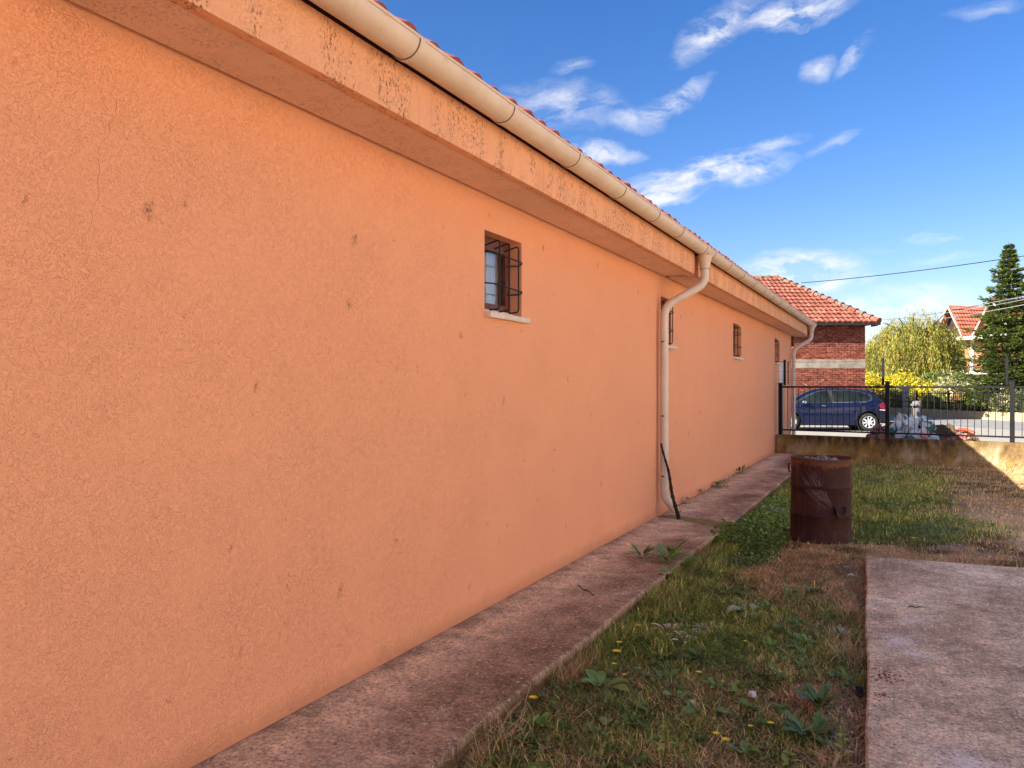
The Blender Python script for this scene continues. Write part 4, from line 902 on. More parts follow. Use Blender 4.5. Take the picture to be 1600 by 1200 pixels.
# single plants ----------------------------------------------------
M['stem'] = simple('plant_stem', (0.085, 0.12, 0.035), 0.7, var=0.3, scale=30)
M['drystem'] = simple('dry_stem', (0.60, 0.42, 0.22), 0.8, var=0.3, scale=30)
M['petal'] = simple('yellow_petal', (0.90, 0.68, 0.02), 0.6, var=0.1)
M['whitepetal'] = simple('whitish_petal', (0.62, 0.58, 0.48), 0.7, var=0.15)
def leafmat(name, col):
    m, nt, b, oc = new_mat(name, 0.5, 0.35); n = noise(nt, oc, 14, 4, 0.6)
    c = ramp(nt, n.outputs[0], (0.3, tuple(x*0.7 for x in col)), (0.7, tuple(x*1.25 for x in col)))
    lk(nt, c, b.inputs['Base Color']); set_bump(nt, b, noise(nt, oc, 45, 3).outputs[0], 0.004, 0.6)
    return m
M['dock'] = leafmat('dock_leaf', (0.13, 0.23, 0.05)); M['greyleaf'] = leafmat('grey_green_leaf', (0.26, 0.30, 0.18)); M['darkleaf'] = leafmat('dark_green_leaf', (0.075, 0.145, 0.035)); M['paleleaf'] = leafmat('withered_leaf', (0.52, 0.46, 0.27)); M['limeleaf'] = leafmat('lime_leaf', (0.32, 0.36, 0.08))
def plant(name, label, x, y, nl, L, Wd, mat, cat='weed', z=None, lobed=False, spread=(0.2, 1.0), droop=0.35, group=None, indiv=True):
    z = float(ground_z(np.array(x), np.array(y))) if z is None else z
    t = thing(name, label, cat, (x, y, z), 0, group)
    a0 = random.random()*6
    for k in range(nl):
        mb = MB(); a = a0+k*2.4+random.uniform(-.3, .3); e = random.uniform(*spread); l = L*random.uniform(0.6, 1.1)
        mb.tube([(0, 0, 0), (0.25*l*cos(a), 0.25*l*sin(a), 0.25*l*sin(e)+0.004)], 0.0022, 4)
        leaf(mb, (0.25*l*cos(a), 0.25*l*sin(a), 0.25*l*sin(e)+0.004), a, e, l*0.75, Wd*l/L, droop, lobed)
        mb.build('leaf', M[mat], t, world=False, smooth=True)
    return t
plant('dock_plant', 'broad-leaved dock with big rounded leaves near the pavement edge in front', -1.40, 3.80, 9, 0.17, 0.075, 'dock')
plant('dock_plant', 'two-leaved dock seedling in the middle of the near grass', -1.00, 3.87, 3, 0.12, 0.075, 'dock')
plant('dock_plant', 'dock with glossy leaves lying flat and a scrap of white litter beside it', -0.86, 3.80, 4, 0.14, 0.07, 'dock', spread=(0.0, 0.4))
plant('dock_plant', 'single large round dock leaf at the bottom of the grass strip', -1.22, 3.20, 2, 0.13, 0.11, 'dock', spread=(0.0, 0.3))
plant('dock_plant', 'small triangular green leaf standing above the dry grass', -1.25, 3.40, 2, 0.09, 0.07, 'dock')
plant('thistle', 'large dark green thistle rosette against the concrete slab edge', -0.36, 3.72, 22, 0.17, 0.055, 'darkleaf', lobed=True)
plant('thistle', 'feathery thistle clump standing behind the large rosette by the slab', -0.36, 4.10, 20, 0.14, 0.04, 'darkleaf', lobed=True, spread=(0.4, 1.2))
plant('rosette_weed', 'grey-green flat-leaved weed left of the flower stalks', -0.95, 5.60, 5, 0.18, 0.10, 'greyleaf', spread=(0.1, 0.5))
plant('rosette_weed', 'grey-green weed with curled leaves beside the withered plant', -1.12, 5.05, 5, 0.16, 0.075, 'greyleaf', spread=(0.1, 0.6))
plant('withered_weed', 'withered pale weed with curled leaves near the pavement edge', -1.33, 4.88, 10, 0.17, 0.035, 'paleleaf', spread=(0.4, 1.3), droop=0.5)
plant('withered_weed', 'bent brown withered stalk in the middle of the lush grass', -1.19, 4.72, 6, 0.14, 0.03, 'paleleaf', spread=(0.2, 1.3), droop=0.6)
plant('dandelion_rosette', 'low toothed rosette with blue-green leaves beyond the withered weed', -1.20, 6.0, 9, 0.15, 0.04, 'darkleaf', lobed=True, spread=(0.1, 0.7))
plant('dandelion_rosette', 'toothed rosette in the centre of the strip below the drum', -0.75, 6.2, 10, 0.14, 0.045, 'dock', lobed=True, spread=(0.1, 0.8))
plant('dandelion_rosette', 'toothed green rosette under the two stalks by the slab', -0.52, 5.0, 10, 0.16, 0.05, 'dock', lobed=True, spread=(0.1, 0.9))
plant('dandelion_rosette', 'small dark rosette just right of the dock plant', -1.12, 4.05, 8, 0.13, 0.03, 'darkleaf', lobed=True)
plant('dandelion_rosette', 'dark leafy tuft at the very bottom of the strip left of centre', -1.50, 3.42, 9, 0.11, 0.035, 'darkleaf', spread=(0.2, 0.9))
plant('dandelion_rosette', 'dark leafy tuft right of centre at the foot of the picture', -0.62, 3.45, 9, 0.11, 0.04, 'dock', spread=(0.2, 0.9))
for lab, (x, y), h in (('leafy nettle growing over the pavement corner beyond the joint', (-1.66, 6.95), 0.20), ('second leafy nettle leaning onto the pavement edge', (-1.62, 6.55), 0.16), ('third leafy nettle nearer than the trailing weeds at the pavement edge', (-1.64, 6.05), 0.16), ('leafy nettle right at the mossy joint corner of the pavement', (-1.62, 7.7), 0.2)):
    t = plant('nettle', lab, x, y, 16, 0.17, 0.055, 'dock', spread=(0.5, 1.4))
def yflower(label, x, y, h, r=0.014, petal='petal', grp=None, lean=(0.02, -0.01), name='yellow_flower', z=None):
    r *= 1.35; h *= 1.3
    z = float(ground_z(np.array(x), np.array(y))) if z is None else z
    t = thing(name, label, 'flower', (x, y, z), 0, grp); top = Vector((lean[0], lean[1], h))
    mb = MB(); mb.tube([(0, 0, 0), tuple(top*0.5+Vector((0.004, 0.003, 0))), tuple(top)], [0.0018, 0.0015, 0.0012], 5); mb.build('stem', M['stem'], t, world=False)
    mb = MB(); n = 12
    for ring, (rr, dz) in enumerate(((1.0, 0.1), (0.6, 0.35))):
        for k in range(n):
            a = 2*pi*k/n+ring*0.26; d = Vector((cos(a), sin(a)*0.9, dz+0.25)); s = Vector((-sin(a), cos(a), 0))*r*0.2
            mb.add([top+s*.4, top+d*r*rr*0.6+s, top+d*r*rr, top+d*r*rr*0.6-s, top-s*.4], [(0, 1, 2, 3, 4)])
    mb.build('bloom', M[petal], t, world=False)
    return t
yflower('largest yellow flower in the group left of the dock plant', -1.45, 4.15, 0.085, 0.022)
yflower('yellow flower topmost in the group left of the dock plant', -1.48, 4.28, 0.10, 0.015)
yflower('small yellow flower low in the group left of the dock plant', -1.42, 4.02, 0.06, 0.013)
yflower('half-open yellow flower right beside the dock leaves', -1.33, 3.92, 0.05, 0.011)
yflower('yellow flower alone in the middle of the near grass', -0.98, 4.12, 0.06, 0.014)
yflower('yellow flower at the pavement edge nearest the bottom of the picture', -1.60, 3.36, 0.08, 0.018)
yflower('left of a pair of yellow flowers in the dry patch', -0.75, 3.46, 0.05, 0.014)
yflower('right of a pair of yellow flowers in the dry patch', -0.70, 3.42, 0.05, 0.016)
yflower('tiny yellow flower between the pair and the thistle', -0.63, 3.62, 0.05, 0.010)
yflower('yellow flower just left of the thistle rosette', -0.55, 3.68, 0.05, 0.013)
yflower('yellow flower in the lush grass by the twig on the pavement', -1.50, 4.72, 0.07, 0.012)
yflower('yellow flower at the foot of the rusty drum', -1.06, 8.40, 0.10, 0.018)
yflower('yellow flower half hidden in the grass below the nettle', -1.32, 6.35, 0.07, 0.014)
yflower('faint yellow flower left of the two tall stalks', -0.86, 4.80, 0.06, 0.010)
yflower('yellow lawn flower right of the drum', 0.05, 9.9, 0.06, 0.030)
yflower('yellow lawn flower near the ash band behind the slab', 0.10, 8.75, 0.05, 0.024)
yflower('yellow lawn flower far out towards the low wall', 0.75, 12.2, 0.06, 0.028)
yflower('whitish flower head under the withered weed', -1.24, 4.62, 0.05, 0.016, 'whitepetal', name='white_flower')
def stalk(label, x, y, h, mat, head, name='flower_stalk', lean=(0.0, 0.0), rr=0.010):
    z = float(ground_z(np.array(x), np.array(y))); t = thing(name, label, 'weed', (x, y, z))
    top = Vector((lean[0], lean[1], h)); pts = [(0, 0, 0), tuple(top*0.5+Vector((0.008, 0.0, 0))), tuple(top)]
    mb = MB(); mb.tube(pts, [0.003, 0.0022, 0.0015], 5); mb.build('stem', M['stem' if mat != 'dry' else 'drystem'], t, world=False)
    for k in range(9):
        mb = MB(); f = 0.1+0.75*k/9; p = Vector((0, 0, 0)).lerp(top, f); leaf(mb, p, k*2.2, 0.7, 0.07*(1.1-f), 0.02, 0.4, n=4); mb.build('leaf', M['limeleaf' if mat == 'lime' else 'dock'], t, world=False, smooth=True)
    if head:
        mb = MB()
        for k in range(46):
            f = 0.45+0.55*k/46; p = top*f; a = k*2.4; r = rr*(1.25-f)*1.6
            leaf(mb, p, a, 0.7, r*2.2, r*0.9, 0.1, n=2)
        mb.build('flower_spike', M['limeleaf'], t, world=False)
    return t
stalk('lime-green seed spike at the bottom centre of the grass strip', -0.90, 3.22, 0.20, 'lime', True)
stalk('lime-green seed spike beside the slab at the bottom', -0.22, 3.50, 0.20, 'lime', True)
stalk('short lime-green spike between the two taller ones', -0.42, 3.40, 0.10, 'lime', True)
stalk('slender tall green stalk left of the pair by the slab', -0.60, 5.05, 0.36, 'green', False, lean=(-0.02, 0.0))
stalk('slender tall green stalk right of the pair by the slab', -0.46, 5.10, 0.30, 'green', False, lean=(0.06, 0.02))
stalk('leaning leafy stalk in front of the pair by the slab', -0.42, 4.40, 0.26, 'green', False, lean=(-0.10, 0.03))
for i, (x, y) in enumerate(((-1.74, 6.35), (-1.78, 6.6), (-2.0, 6.45))):   # yellow-headed weeds trailing on the pavement
    t = plant('trailing_weed', ['weed trailing from the grass onto the pavement', 'upright thin weed standing on the pavement edge', 'outermost thin weed with yellow buds lying on the pavement'][i], x, y, 14, 0.20, 0.04, 'dock', z=0.10, spread=(0.2, 1.3))
for i, (x, y, nl, m_, lab) in enumerate(((-2.42, 9.75, 8, 'paleleaf', 'brownish weed at the wall foot nearest the downpipe'), (-2.44, 10.7, 8, 'paleleaf', 'dry weed tuft second along the wall foot'), (-2.40, 11.5, 16, 'dock', 'green weed tuft third along the wall foot'), (-2.42, 12.3, 10, 'paleleaf', 'pale weed tuft fourth along the wall foot'), (-2.43, 13.4, 12, 'dock', 'olive weed tuft farthest along the wall foot'))):
    plant('wall_foot_weed', lab, x, y, nl, 0.20 if i > 1 else 0.14, 0.035, m_, z=0.094, spread=(0.2, 1.2))
# tufts of long straw
def straw(label, x, y, n, L, spread=0.10, mat='drystem', z=None):
    z = float(ground_z(np.array(x), np.array(y))) if z is None else z
    mb = MB()
    for k in range(n):
        a = random.random()*6.28; e = random.uniform(0.5, 1.45); l = L*random.uniform(0.5, 1.1); b = Vector((random.gauss(0, spread), random.gauss(0, spread*1.6), 0))
        p1 = b+Vector((cos(a)*cos(e), sin(a)*cos(e), sin(e)))*l*0.6; p2 = p1+Vector((cos(a)*cos(e*.6), sin(a)*cos(e*.6), sin(e*.5)))*l*0.4
        mb.tube([b, p1, p2], [0.0016, 0.0012, 0.0007], 3)
    o = mb.build('straw_tuft', M[mat]); o.location = (x, y, z); return tag(o, label, None, None, 'stuff')
straw('tall pale straw stems at the bottom against the pavement edge', -1.62, 3.05, 90, 0.22)
straw('fallen straw along the slab edge farthest from the viewer', -0.33, 5.9, 130, 0.15, 0.06)
straw('fallen straw beside the middle of the slab edge', -0.30, 5.0, 120, 0.15, 0.07)
straw('fallen straw at the slab edge next to the thistle', -0.22, 3.45, 90, 0.16, 0.06)
straw('dry straw tuft on the pavement edge by the lush grass', -1.63, 5.6, 60, 0.20, 0.06)
straw('dry stalks heaped against the right end of the low wall', 1.6, 16.8, 160, 0.35, 0.35)
straw('dry stalks leaning on the middle of the low wall', 0.6, 17.1, 90, 0.30, 0.30)
# small things lying about
def lump(name, label, cat, loc, s, mat, flat=0.5, seed=0):
    r = random.Random(seed); bm = bmesh.new(); bmesh.ops.create_icosphere(bm, subdivisions=2, radius=1)
    ph = [r.uniform(0, 6) for _ in range(6)]
    for v in bm.verts:
        k = 1+0.16*sin(v.co.x*3+ph[0])+0.14*sin(v.co.y*4+ph[1])+0.12*sin(v.co.z*5+ph[2]); v.co = Vector((v.co.x*s*k, v.co.y*s*k*0.75, v.co.z*s*k*flat))
    me = bpy.data.meshes.new(name); bm.to_mesh(me); bm.free(); me.materials.append(mat); o = bpy.data.objects.new(name, me); COL.objects.link(o); o.location = loc; o.rotation_euler = (0, 0, r.uniform(0, 6)); return tag(o, label, cat)
M['stone'] = simple('pale_stone', (0.42, 0.38, 0.35), 0.9, var=0.25, scale=30, bump=0.004)
M['shell'] = simple('white_scrap', (0.62, 0.60, 0.58), 0.7, var=0.1)
M['charcoal'] = simple('charcoal', (0.03, 0.03, 0.035), 0.9, var=0.3)
lump('pebble', 'small grey stone on the pavement next to the curved twig', 'stone', (-1.82, 4.90, 0.108), 0.018, M['stone'], 0.5, 1)
lump('pebble', 'white pebble on the ash-strewn ground left of the slab corner', 'stone', (-0.42, 7.37, 0.0), 0.030, M['shell'], 0.35, 2)
lump('pebble', 'long white scrap on the ground nearer than the white pebble', 'stone', (-0.37, 7.08, 0.0), 0.040, M['shell'], 0.25, 3)
lump('pebble', 'flat pale stone half sunk in straw beside the slab', 'stone', (-0.36, 5.45, -0.005), 0.075, M['stone'], 0.2, 4)
lump('pebble', 'black charred lump wedged at the slab edge', 'stone', (-0.19, 4.35, 0.02), 0.020, M['charcoal'], 1.6, 5)
lump('pebble', 'white crumb of litter in the dock leaves', 'litter', (-0.93, 3.86, 0.01), 0.016, M['shell'], 0.5, 6)
lump('pebble', 'crumpled white scrap in the grass right of centre', 'litter', (-0.68, 4.08, 0.012), 0.024, M['shell'], 0.6, 7)
M['mossred'] = simple('red_moss', (0.16, 0.05, 0.03), 0.95, var=0.4, scale=60, bump=0.01)
crumbs('moss', 420, (-0.17, 0.06), (4.0, 4.7), lambda x, y: (x > slab_edge(y)+0.01)*np.maximum(np.exp(-((x+0.06)/0.05)**2-((y-4.47)/0.07)**2), np.exp(-((x+0.09)/0.03)**2-((y-4.18)/0.05)**2)), (0.004, 0.012), [(0.22, 0.065, 0.04), (0.30, 0.10, 0.06), (0.12, 0.06, 0.04)], 'reddish-brown moss on the left edge of the concrete slab', 25, lambda x, y: x*0+0.0795)
def fallen(label, x, y, z, s, col, az):
    mb = MB(); leaf(mb, (0, 0, 0.008), az, 0.15, s, s*0.45, 0.25); o = mb.build('fallen_leaf', col, smooth=True); o.location = (x, y, z); tag(o, label, 'leaf')
M['yleaf'] = simple('yellow_leaf', (0.62, 0.42, 0.06), 0.7, var=0.2, scale=30); M['bleaf'] = simple('brown_leaf', (0.28, 0.14, 0.06), 0.8, var=0.3, scale=30)
fallen('larger curled yellow leaf on the far half of the slab', 0.52, 6.05, 0.08, 0.055, M['yleaf'], 2.9)
fallen('smaller yellow leaf just right of the larger yellow leaf', 0.59, 5.88, 0.08, 0.035, M['yleaf'], 0.4)
fallen('orange leaf scrap by the brown moss on the slab', -0.09, 4.2, 0.10, 0.026, M['yleaf'], 1.0)
fallen('brown leaf on the pavement near the bottom of the picture', -1.79, 3.52, 0.10, 0.05, M['bleaf'], 1.2)
fallen('brown leaf on the slab left of the yellow leaves', 0.34, 6.1, 0.08, 0.04, M['bleaf'], 0.1)

# ------------------------------------------------------------------ brick house
BH = thing('brick_house', 'unplastered red brick house with a hipped orange tile roof behind the blue car', 'house', tuple(W(8, 33)), TH)
def hl(r, d, z): return Vector((r-8, d-33, z))     # into the house's own frame
HX1 = 7.2; HD = 9.0; ZEV = 4.22
mb = MB(); mb.bx(-1.0, HX1-0.012, 0.03, HD, 0.03, 2.33); mb.bx(-1.0, HX1-0.012, 0.03, HD, 2.72, ZEV+0.02); mb.build('wall_core', M['mortar'], BH, world=False)
mb = MB(); mb.cbx(-1.0, HX1, 0.0, HD, 2.33, 2.72, 0.02)
mb.build('ring_beam', M['concrete'], BH, world=False)
mb = MB(); brng = random.Random(5)
for zr in ((0.05, 2.33), (2.72, ZEV)):
    z = zr[0]; k = 0; ch = 0.0925
    while z+ch*0.6 < zr[1]:
        x = -0.9 + (0.13 if k % 2 else 0)
        while x < HX1-0.02:
            x1 = min(x+0.25, HX1-brng.uniform(0, 0.012)); o_ = brng.uniform(-0.012, 0.012); zz = brng.uniform(-.004, .004)
            if x1-x > 0.05: mb.bx(x, x1-0.014, 0.0+o_, 0.12, z+zz, min(z+ch-0.014, zr[1])+zz)
            x += 0.262
        y = 0.13
        while y < HD: mb.bx(HX1-0.12, HX1+brng.uniform(-.008, .008), y, y+0.245, z, min(z+ch-0.014, zr[1])); y += 0.262
        z += ch; k += 1
mb.build('bricks', M['brick'], BH, world=False, kind='stuff')
# hipped roof
e0 = -1.8; e1 = HX1+0.42; rise = 2.58; run = 4.95; sl = sqrt(rise*rise+run*run)
hipx = 5.0                                                   # ridge end
rows = 13; tl = sl/rows; dl = (e1-hipx)/rows
def frow(r): return (0.0, (e1-e0) - dl*(r+0.3))
tiled_roof('front_roof_tiles', Vector((e0, -0.45, ZEV+0.03)), Vector((1, 0, 0)), Vector((0, run, rise)), frow, rows, 0.225, tl, M['tile2'], BH, 0.045, 0.055) if False else None
def roof_local(name, origin, along, up, L_of, rows, tw, tl, mat, parent, wave, step):
    sav = parent
    n0 = tiled_roof(name, origin, along, up, L_of, rows, tw, tl, mat, None, wave, step); n0.parent = parent; return n0
roof_local('front_roof_tiles', Vector((e0, -0.45, ZEV+0.03)), Vector((1, 0, 0)), Vector((0, run, rise)), frow, rows, 0.225, tl, M['tile2'], BH, 0.05, 0.06)
run2 = e1-hipx; sl2 = sqrt(rise*rise+run2*run2)
roof_local('hip_roof_tiles', Vector((e1, -0.45, ZEV+0.03)), Vector((0, 1, 0)), Vector((-run2, 0, rise)), lambda r: (run/rows*(r+.3), 2*run-run/rows*(r+.3)), rows, 0.225, sl2/rows, M['tile2'], BH, 0.05, 0.06)
mb = MB(); mb.add([(e0, -0.45, ZEV), (e1, -0.45, ZEV), (hipx, run-0.45, ZEV+rise-.02), (e0, run-0.45, ZEV+rise-.02), (e1, 2*run-0.45, ZEV), (e0, 2*run-.45, ZEV)], [(0, 1, 2, 3), (1, 4, 2), (4, 5, 3, 2), (0, 5, 4, 1)]); mb.build('roof', M['tile2'], BH, world=False)
mb = MB(); mb.bx(e0, e1, -0.47, -0.44, ZEV-0.07, ZEV+0.02)
for i in range(20): mb.bx(e0+0.3+i*0.47, e0+0.38+i*0.47, -0.44, 0.02, ZEV-0.10, ZEV-0.01)
mb.build('eave_boards', M['dark'], BH, world=False)
def cap_tiles(p0, p1, n, r=0.11, keep=0.0):
    p0, p1 = Vector(p0), Vector(p1); d = (p1-p0)/n
    for i in range(n):
        a = p0+d*i; b = p0+d*(i+1.06); mb = MB()
        mb.tube([a+Vector((0, 0, .0)), a+d*0.05, b], [r*1.35, r*1.25, r*0.9], 10); mb.tube([a-d*0.03, a+d*0.10], [r*1.5, r*1.42], 10)
        mb.build('ridge_cap', M['ridge'] if i % 3 else M['tile2'], BH, world=False, smooth=True, auto=40)
cap_tiles((e1-0.06, -0.42, ZEV+0.10), (hipx, run-0.45, ZEV+rise+0.03), 15)
cap_tiles((hipx, run-0.45, ZEV+rise+0.04), (e0+2, run-0.45, ZEV+rise+0.04), 11)
mb = MB(); mb.bx(3.35, 3.75, 1.32, 1.62, ZEV+0.98, ZEV+1.05); mb.tube([(3.5, 1.4, ZEV+1.0), (3.5, 1.4, ZEV+1.32)], 0.05, 8); mb.build('roof_vent', M['iron'], BH, world=False)

# ------------------------------------------------------------------ far house with two steep gables
FH = thing('gabled_house', 'far house with steep red tiled gables and orange walls left of the conifer', 'house', tuple(W(33.25, 60)), TH-radians(72))
M['orangewall'] = simple('orange_wall', (0.42, 0.17, 0.09), 0.9, var=0.1, scale=2); M['redwood'] = simple('red_door_wood', (0.25, 0.025, 0.025), 0.6); M['whitewall'] = simple('whitewash', (0.50, 0.46, 0.41), 0.85, var=0.08, scale=3)
# its own frame: x along the front towards us, y back into the house
mb = MB(); mb.bx(0, 9, 0, 8, 2.6, 4.95); mb.build('wall', M['orangewall'], FH, world=False)
mb = MB(); mb.bx(-0.16, -0.004, -0.12, 8, 2.6, 4.95); mb.build('pilaster', M['whitewall'], FH, world=False)
mb = MB(); mb.bx(3.0, 3.3, -0.12, -0.004, 2.6, 4.95); mb.build('pilaster', M['whitewall'], FH, world=False)
mb = MB(); mb.bx(0.2, 9, 0.02, 8, 0, 2.38); mb.build('ground_floor_wall', M['whitewall'], FH, world=False)
mb = MB(); mb.cbx(-0.3, 9.2, -1.05, 8, 2.40, 2.59, 0.02); mb.build('balcony_slab', M['whitewall'], FH, world=False)
mb = MB(); mb.cbx(-0.9, 9.4, -0.85, 8.2, 4.96, 5.22, 0.04); mb.build('cornice', M['whitewall'], FH, world=False)
def opening(x0, x1, z0, z1):
    mb = MB(); mb.bx(x0, x1, -0.03, -0.004, z0, z1); f = mb.build('window', M['dark'], FH, world=False)
    for a_ in (x0-0.30, x1+0.02): mb = MB(); mb.bx(a_, a_+0.28, -0.08, -0.034, z0, z1); mb.build('shutter', M['redwood'], f, world=False)
opening(1.1, 2.1, 3.1, 4.55); opening(4.2, 5.2, 3.1, 4.55)
mb = MB(); mb.bx(1.3, 6.0, -0.98, -0.94, 3.42, 3.50)
for i in range(32): mb.bx(1.3+i*0.15, 1.32+i*0.15, -0.97, -0.95, 2.6, 3.42)
mb.build('balcony_railing', M['iron'], FH, world=False)
def gable(x0, xm, x1, z0, zt, y0, y1, rows):
    a = Vector((x0, y0, z0)); t = Vector((xm, y0, zt)); b = Vector((x1, y0, z0))
    m = MB(); m.add([a+Vector((0.05, .7, 0)), b+Vector((-0.05, .7, 0)), t+Vector((0, .7, -0.05))], [(0, 1, 2)]); m.build('gable_wall', M['bark'], FH, world=False)
    for s, e in ((a, t), (b, t)):
        up = (e-s); L = up.length; nv = up.normalized().cross(Vector((0, 1, 0))); nv = nv if nv.z > 0 else -nv
        o = tiled_roof('gable_roof_tiles', s+nv*0.06, Vector((0, 1, 0)), up, lambda r: (0, y1-y0), rows, 0.30, L/rows, M['tile3'], None, 0.03, 0.06, seg=3); o.parent = FH
        o2 = MB(); o2.add([s, s+Vector((0, y1-y0, 0)), e+Vector((0, y1-y0, 0)), e], [(0, 1, 2, 3)]); o2.build('roof_underside', M['tile3'], FH, world=False)
        bb = MB(); bb.tube([s+Vector((0, -0.03, 0)), e+Vector((0, -0.03, 0))], 0.07, 4); bb.build('barge_board', M['whitewall'], FH, world=False)
gable(0.5, 1.75, 3.0, 5.23, 7.60, -0.9, 3.2, 8)
gable(3.9, 5.4, 6.9, 5.23, 7.75, -0.9, 7.0, 9)
lowr = tiled_roof('lean_to_tiles', Vector((-0.8, -0.5, 5.23)), Vector((0, 1, 0)), Vector((0.9, 0, 0.65)), lambda r: (0, 5), 3, 0.30, 0.42, M['tile3'], None, 0.03, 0.05); lowr.parent = FH
mb = MB(); mb.prism([(0.2, 5.22), (8.5, 5.22), (6.8, 7.6), (3.8, 7.6)], 2.5, 7.5, 'y'); mb.build('main_roof', M['tile3'], FH, world=False, nrm=True)

# ------------------------------------------------------------------ trees and shrubs
def quads(name, P, D, U, L, Wd, cols, mat, parent=None, kind=None):
    n = len(P); S = np.cross(D, U); S /= np.linalg.norm(S, axis=1)[:, None]+1e-9
    V = np.stack([P, P+D*L*0.5+S*Wd*0.5, P+D*L, P+D*L*0.5-S*Wd*0.5], 1).reshape(-1, 3)
    Fc = (np.arange(n)*4)[:, None]+np.arange(4)[None]
    return np_mesh(name, V, Fc, 4, mat, parent, np.repeat(cols, 4, 0), kind)
def unit(v): return v/(np.linalg.norm(v, axis=1)[:, None]+1e-9)
def leafcloud(name, label, cat, base, blobs, n, s, pal, seed=1, trunk=None, group=None, shell=0.6):
    """crown as leaf faces spread through overlapping uneven volumes"""
    g = np.random.default_rng(seed); t = thing(name, label, cat, base, TH, group)
    w = np.array([b[3]*b[4]*b[5] for b in blobs]); pick = g.choice(len(blobs), n, p=w/w.sum()); B = np.array(blobs)[pick]
    v = unit(g.normal(size=(n, 3))); r = g.random(n)**(1/3); r = shell+(1-shell)*r
    # clumps: pull points to sub-centres
    nc = 26*len(blobs); cb = g.choice(len(blobs), nc, p=w/w.sum()); cc = np.array(blobs)[cb]; cv = unit(g.normal(size=(nc, 3)))*(g.uniform(0.45, 1.0, nc)[:, None]); C = cc[:, :3]+cv*cc[:, 3:6]
    ci = g.integers(0, nc, n); P = C[ci]+g.normal(size=(n, 3))*(cc[ci][:, 3:6]*0.16)
    mixm = (g.random(n) < 0.25)[:, None]; P = np.where(mixm, B[:, :3]+v*B[:, 3:6]*r[:, None], P)
    P[:, 2] = np.maximum(P[:, 2], 0.02)
    D = unit(g.normal(size=(n, 3))+np.array([0, 0, 0.1])); U = unit(g.normal(size=(n, 3)))
    L = (s*g.uniform(0.6, 1.4, n))[:, None]; clump_t = (g.random(nc))[ci]
    quads('crown', P, D, U, L, L*0.6, pal(clump_t, g, P), M['leaf'], t)
    if trunk:
        mb = MB(); r0, h = trunk; mb.tube([(0, 0, 0), (0.03, 0.02, h*0.5), (0, 0, h)], [r0, r0*0.8, r0*0.5], 8)
        for k in range(7):
            a = k*0.9; mb.tube([(0, 0, h*0.55+0.05*k*h*0.5), (cos(a)*h*0.3, sin(a)*h*0.3, h*(0.9+0.05*k))], [r0*0.4, r0*0.12], 5)
        mb.build('trunk', M['bark'], t, world=False)
    return t
def pal2(c0, c1, c2=None, p2=0.1):
    c0, c1 = np.array(c0), np.array(c1)
    def f(ct, g, P):
        tt = (0.6*ct+0.4*g.random(len(ct)))[:, None]; c = c0*(1-tt)+c1*tt
        if c2 is not None: c = np.where((g.random(len(ct)) < p2)[:, None], np.array(c2)*(0.7+0.6*g.random(len(ct))[:, None]), c)
        return c
    return f
# weeping willow
def willow(label, r, d, R, H, n, seed):
    g = np.random.default_rng(seed); t = thing('willow_tree', label, 'tree', tuple(W(r, d)), TH)
    mb = MB(); mb.tube([(0, 0, 0), (0.1, 0, H*0.3), (0, 0.1, H*0.55)], [0.28, 0.22, 0.16], 10)
    for k in range(14):
        a = k*2.4; rr = R*random.uniform(0.4, 0.8); mb.tube([(0, 0, H*(0.35+0.012*k)), (cos(a)*rr*0.5, sin(a)*rr*0.5, H*0.78), (cos(a)*rr, sin(a)*rr, H*random.uniform(0.75, 0.92))], [0.10, 0.06, 0.02], 6)
    mb.build('trunk', M['bark'], t, world=False)
    ns = n; a = g.uniform(0, 2*pi, ns); rad = R*np.sqrt(g.random(ns))*(0.80+0.25*np.sin(a*3+1)*0.5+0.1*np.sin(a*7)); top = H*(1-0.42*(rad/R)**2.2)*(0.80+0.20*g.random(ns)) + 0.25*np.sin(a*5+rad*2)
    grp = (np.floor(a*5.5)*3+np.floor(rad*1.4)).astype(int) % 97; gr_ = g.random(97)[grp]; top = top*(0.86+0.17*gr_); a = a + (gr_-0.5)*0.12
    length = g.uniform(0.45, 1.0, ns)*top*(0.65+0.30*gr_); m = 34
    tt = np.tile(np.linspace(0, 1, m), ns); si = np.repeat(np.arange(ns), m)
    out = 0.35*np.sin(np.minimum(tt*3, 1.57)); sway = 0.12*np.sin(tt*5+si)
    x = np.cos(a)[si]*(rad[si]+out)+sway; y = np.sin(a)[si]*(rad[si]+out)+sway*0.6; z = top[si]-length[si]*tt + 0.2*np.sin(np.minimum(tt*6, 3.14))
    P = np.stack([x, y, np.maximum(z, 0.3)], 1)+g.normal(size=(ns*m, 3))*0.03
    D = unit(np.stack([g.normal(0, 0.35, ns*m), g.normal(0, 0.35, ns*m), -np.ones(ns*m)], 1)); U = unit(g.normal(size=(ns*m, 3)))
    ct = np.clip(0.25*g.random(ns)+0.75*g.random(97)[grp], 0, 1)[si]; c = pal2((0.06, 0.085, 0.016), (0.40, 0.37, 0.055), (0.36, 0.22, 0.06), 0.12)(ct, g, P)
    L = (g.uniform(0.10, 0.24, ns*m))[:, None]; quads('crown', P, D, U, L, L*0.26, c, M['leaf'], t); return t
willow('large yellow-green weeping willow right of the brick house', 25.1, 48.0, 3.3, 6.5, 1150, 31)
willow('shorter darker willow crown beside the gabled house', 27.9, 52.0, 1.7, 4.3, 380, 32)
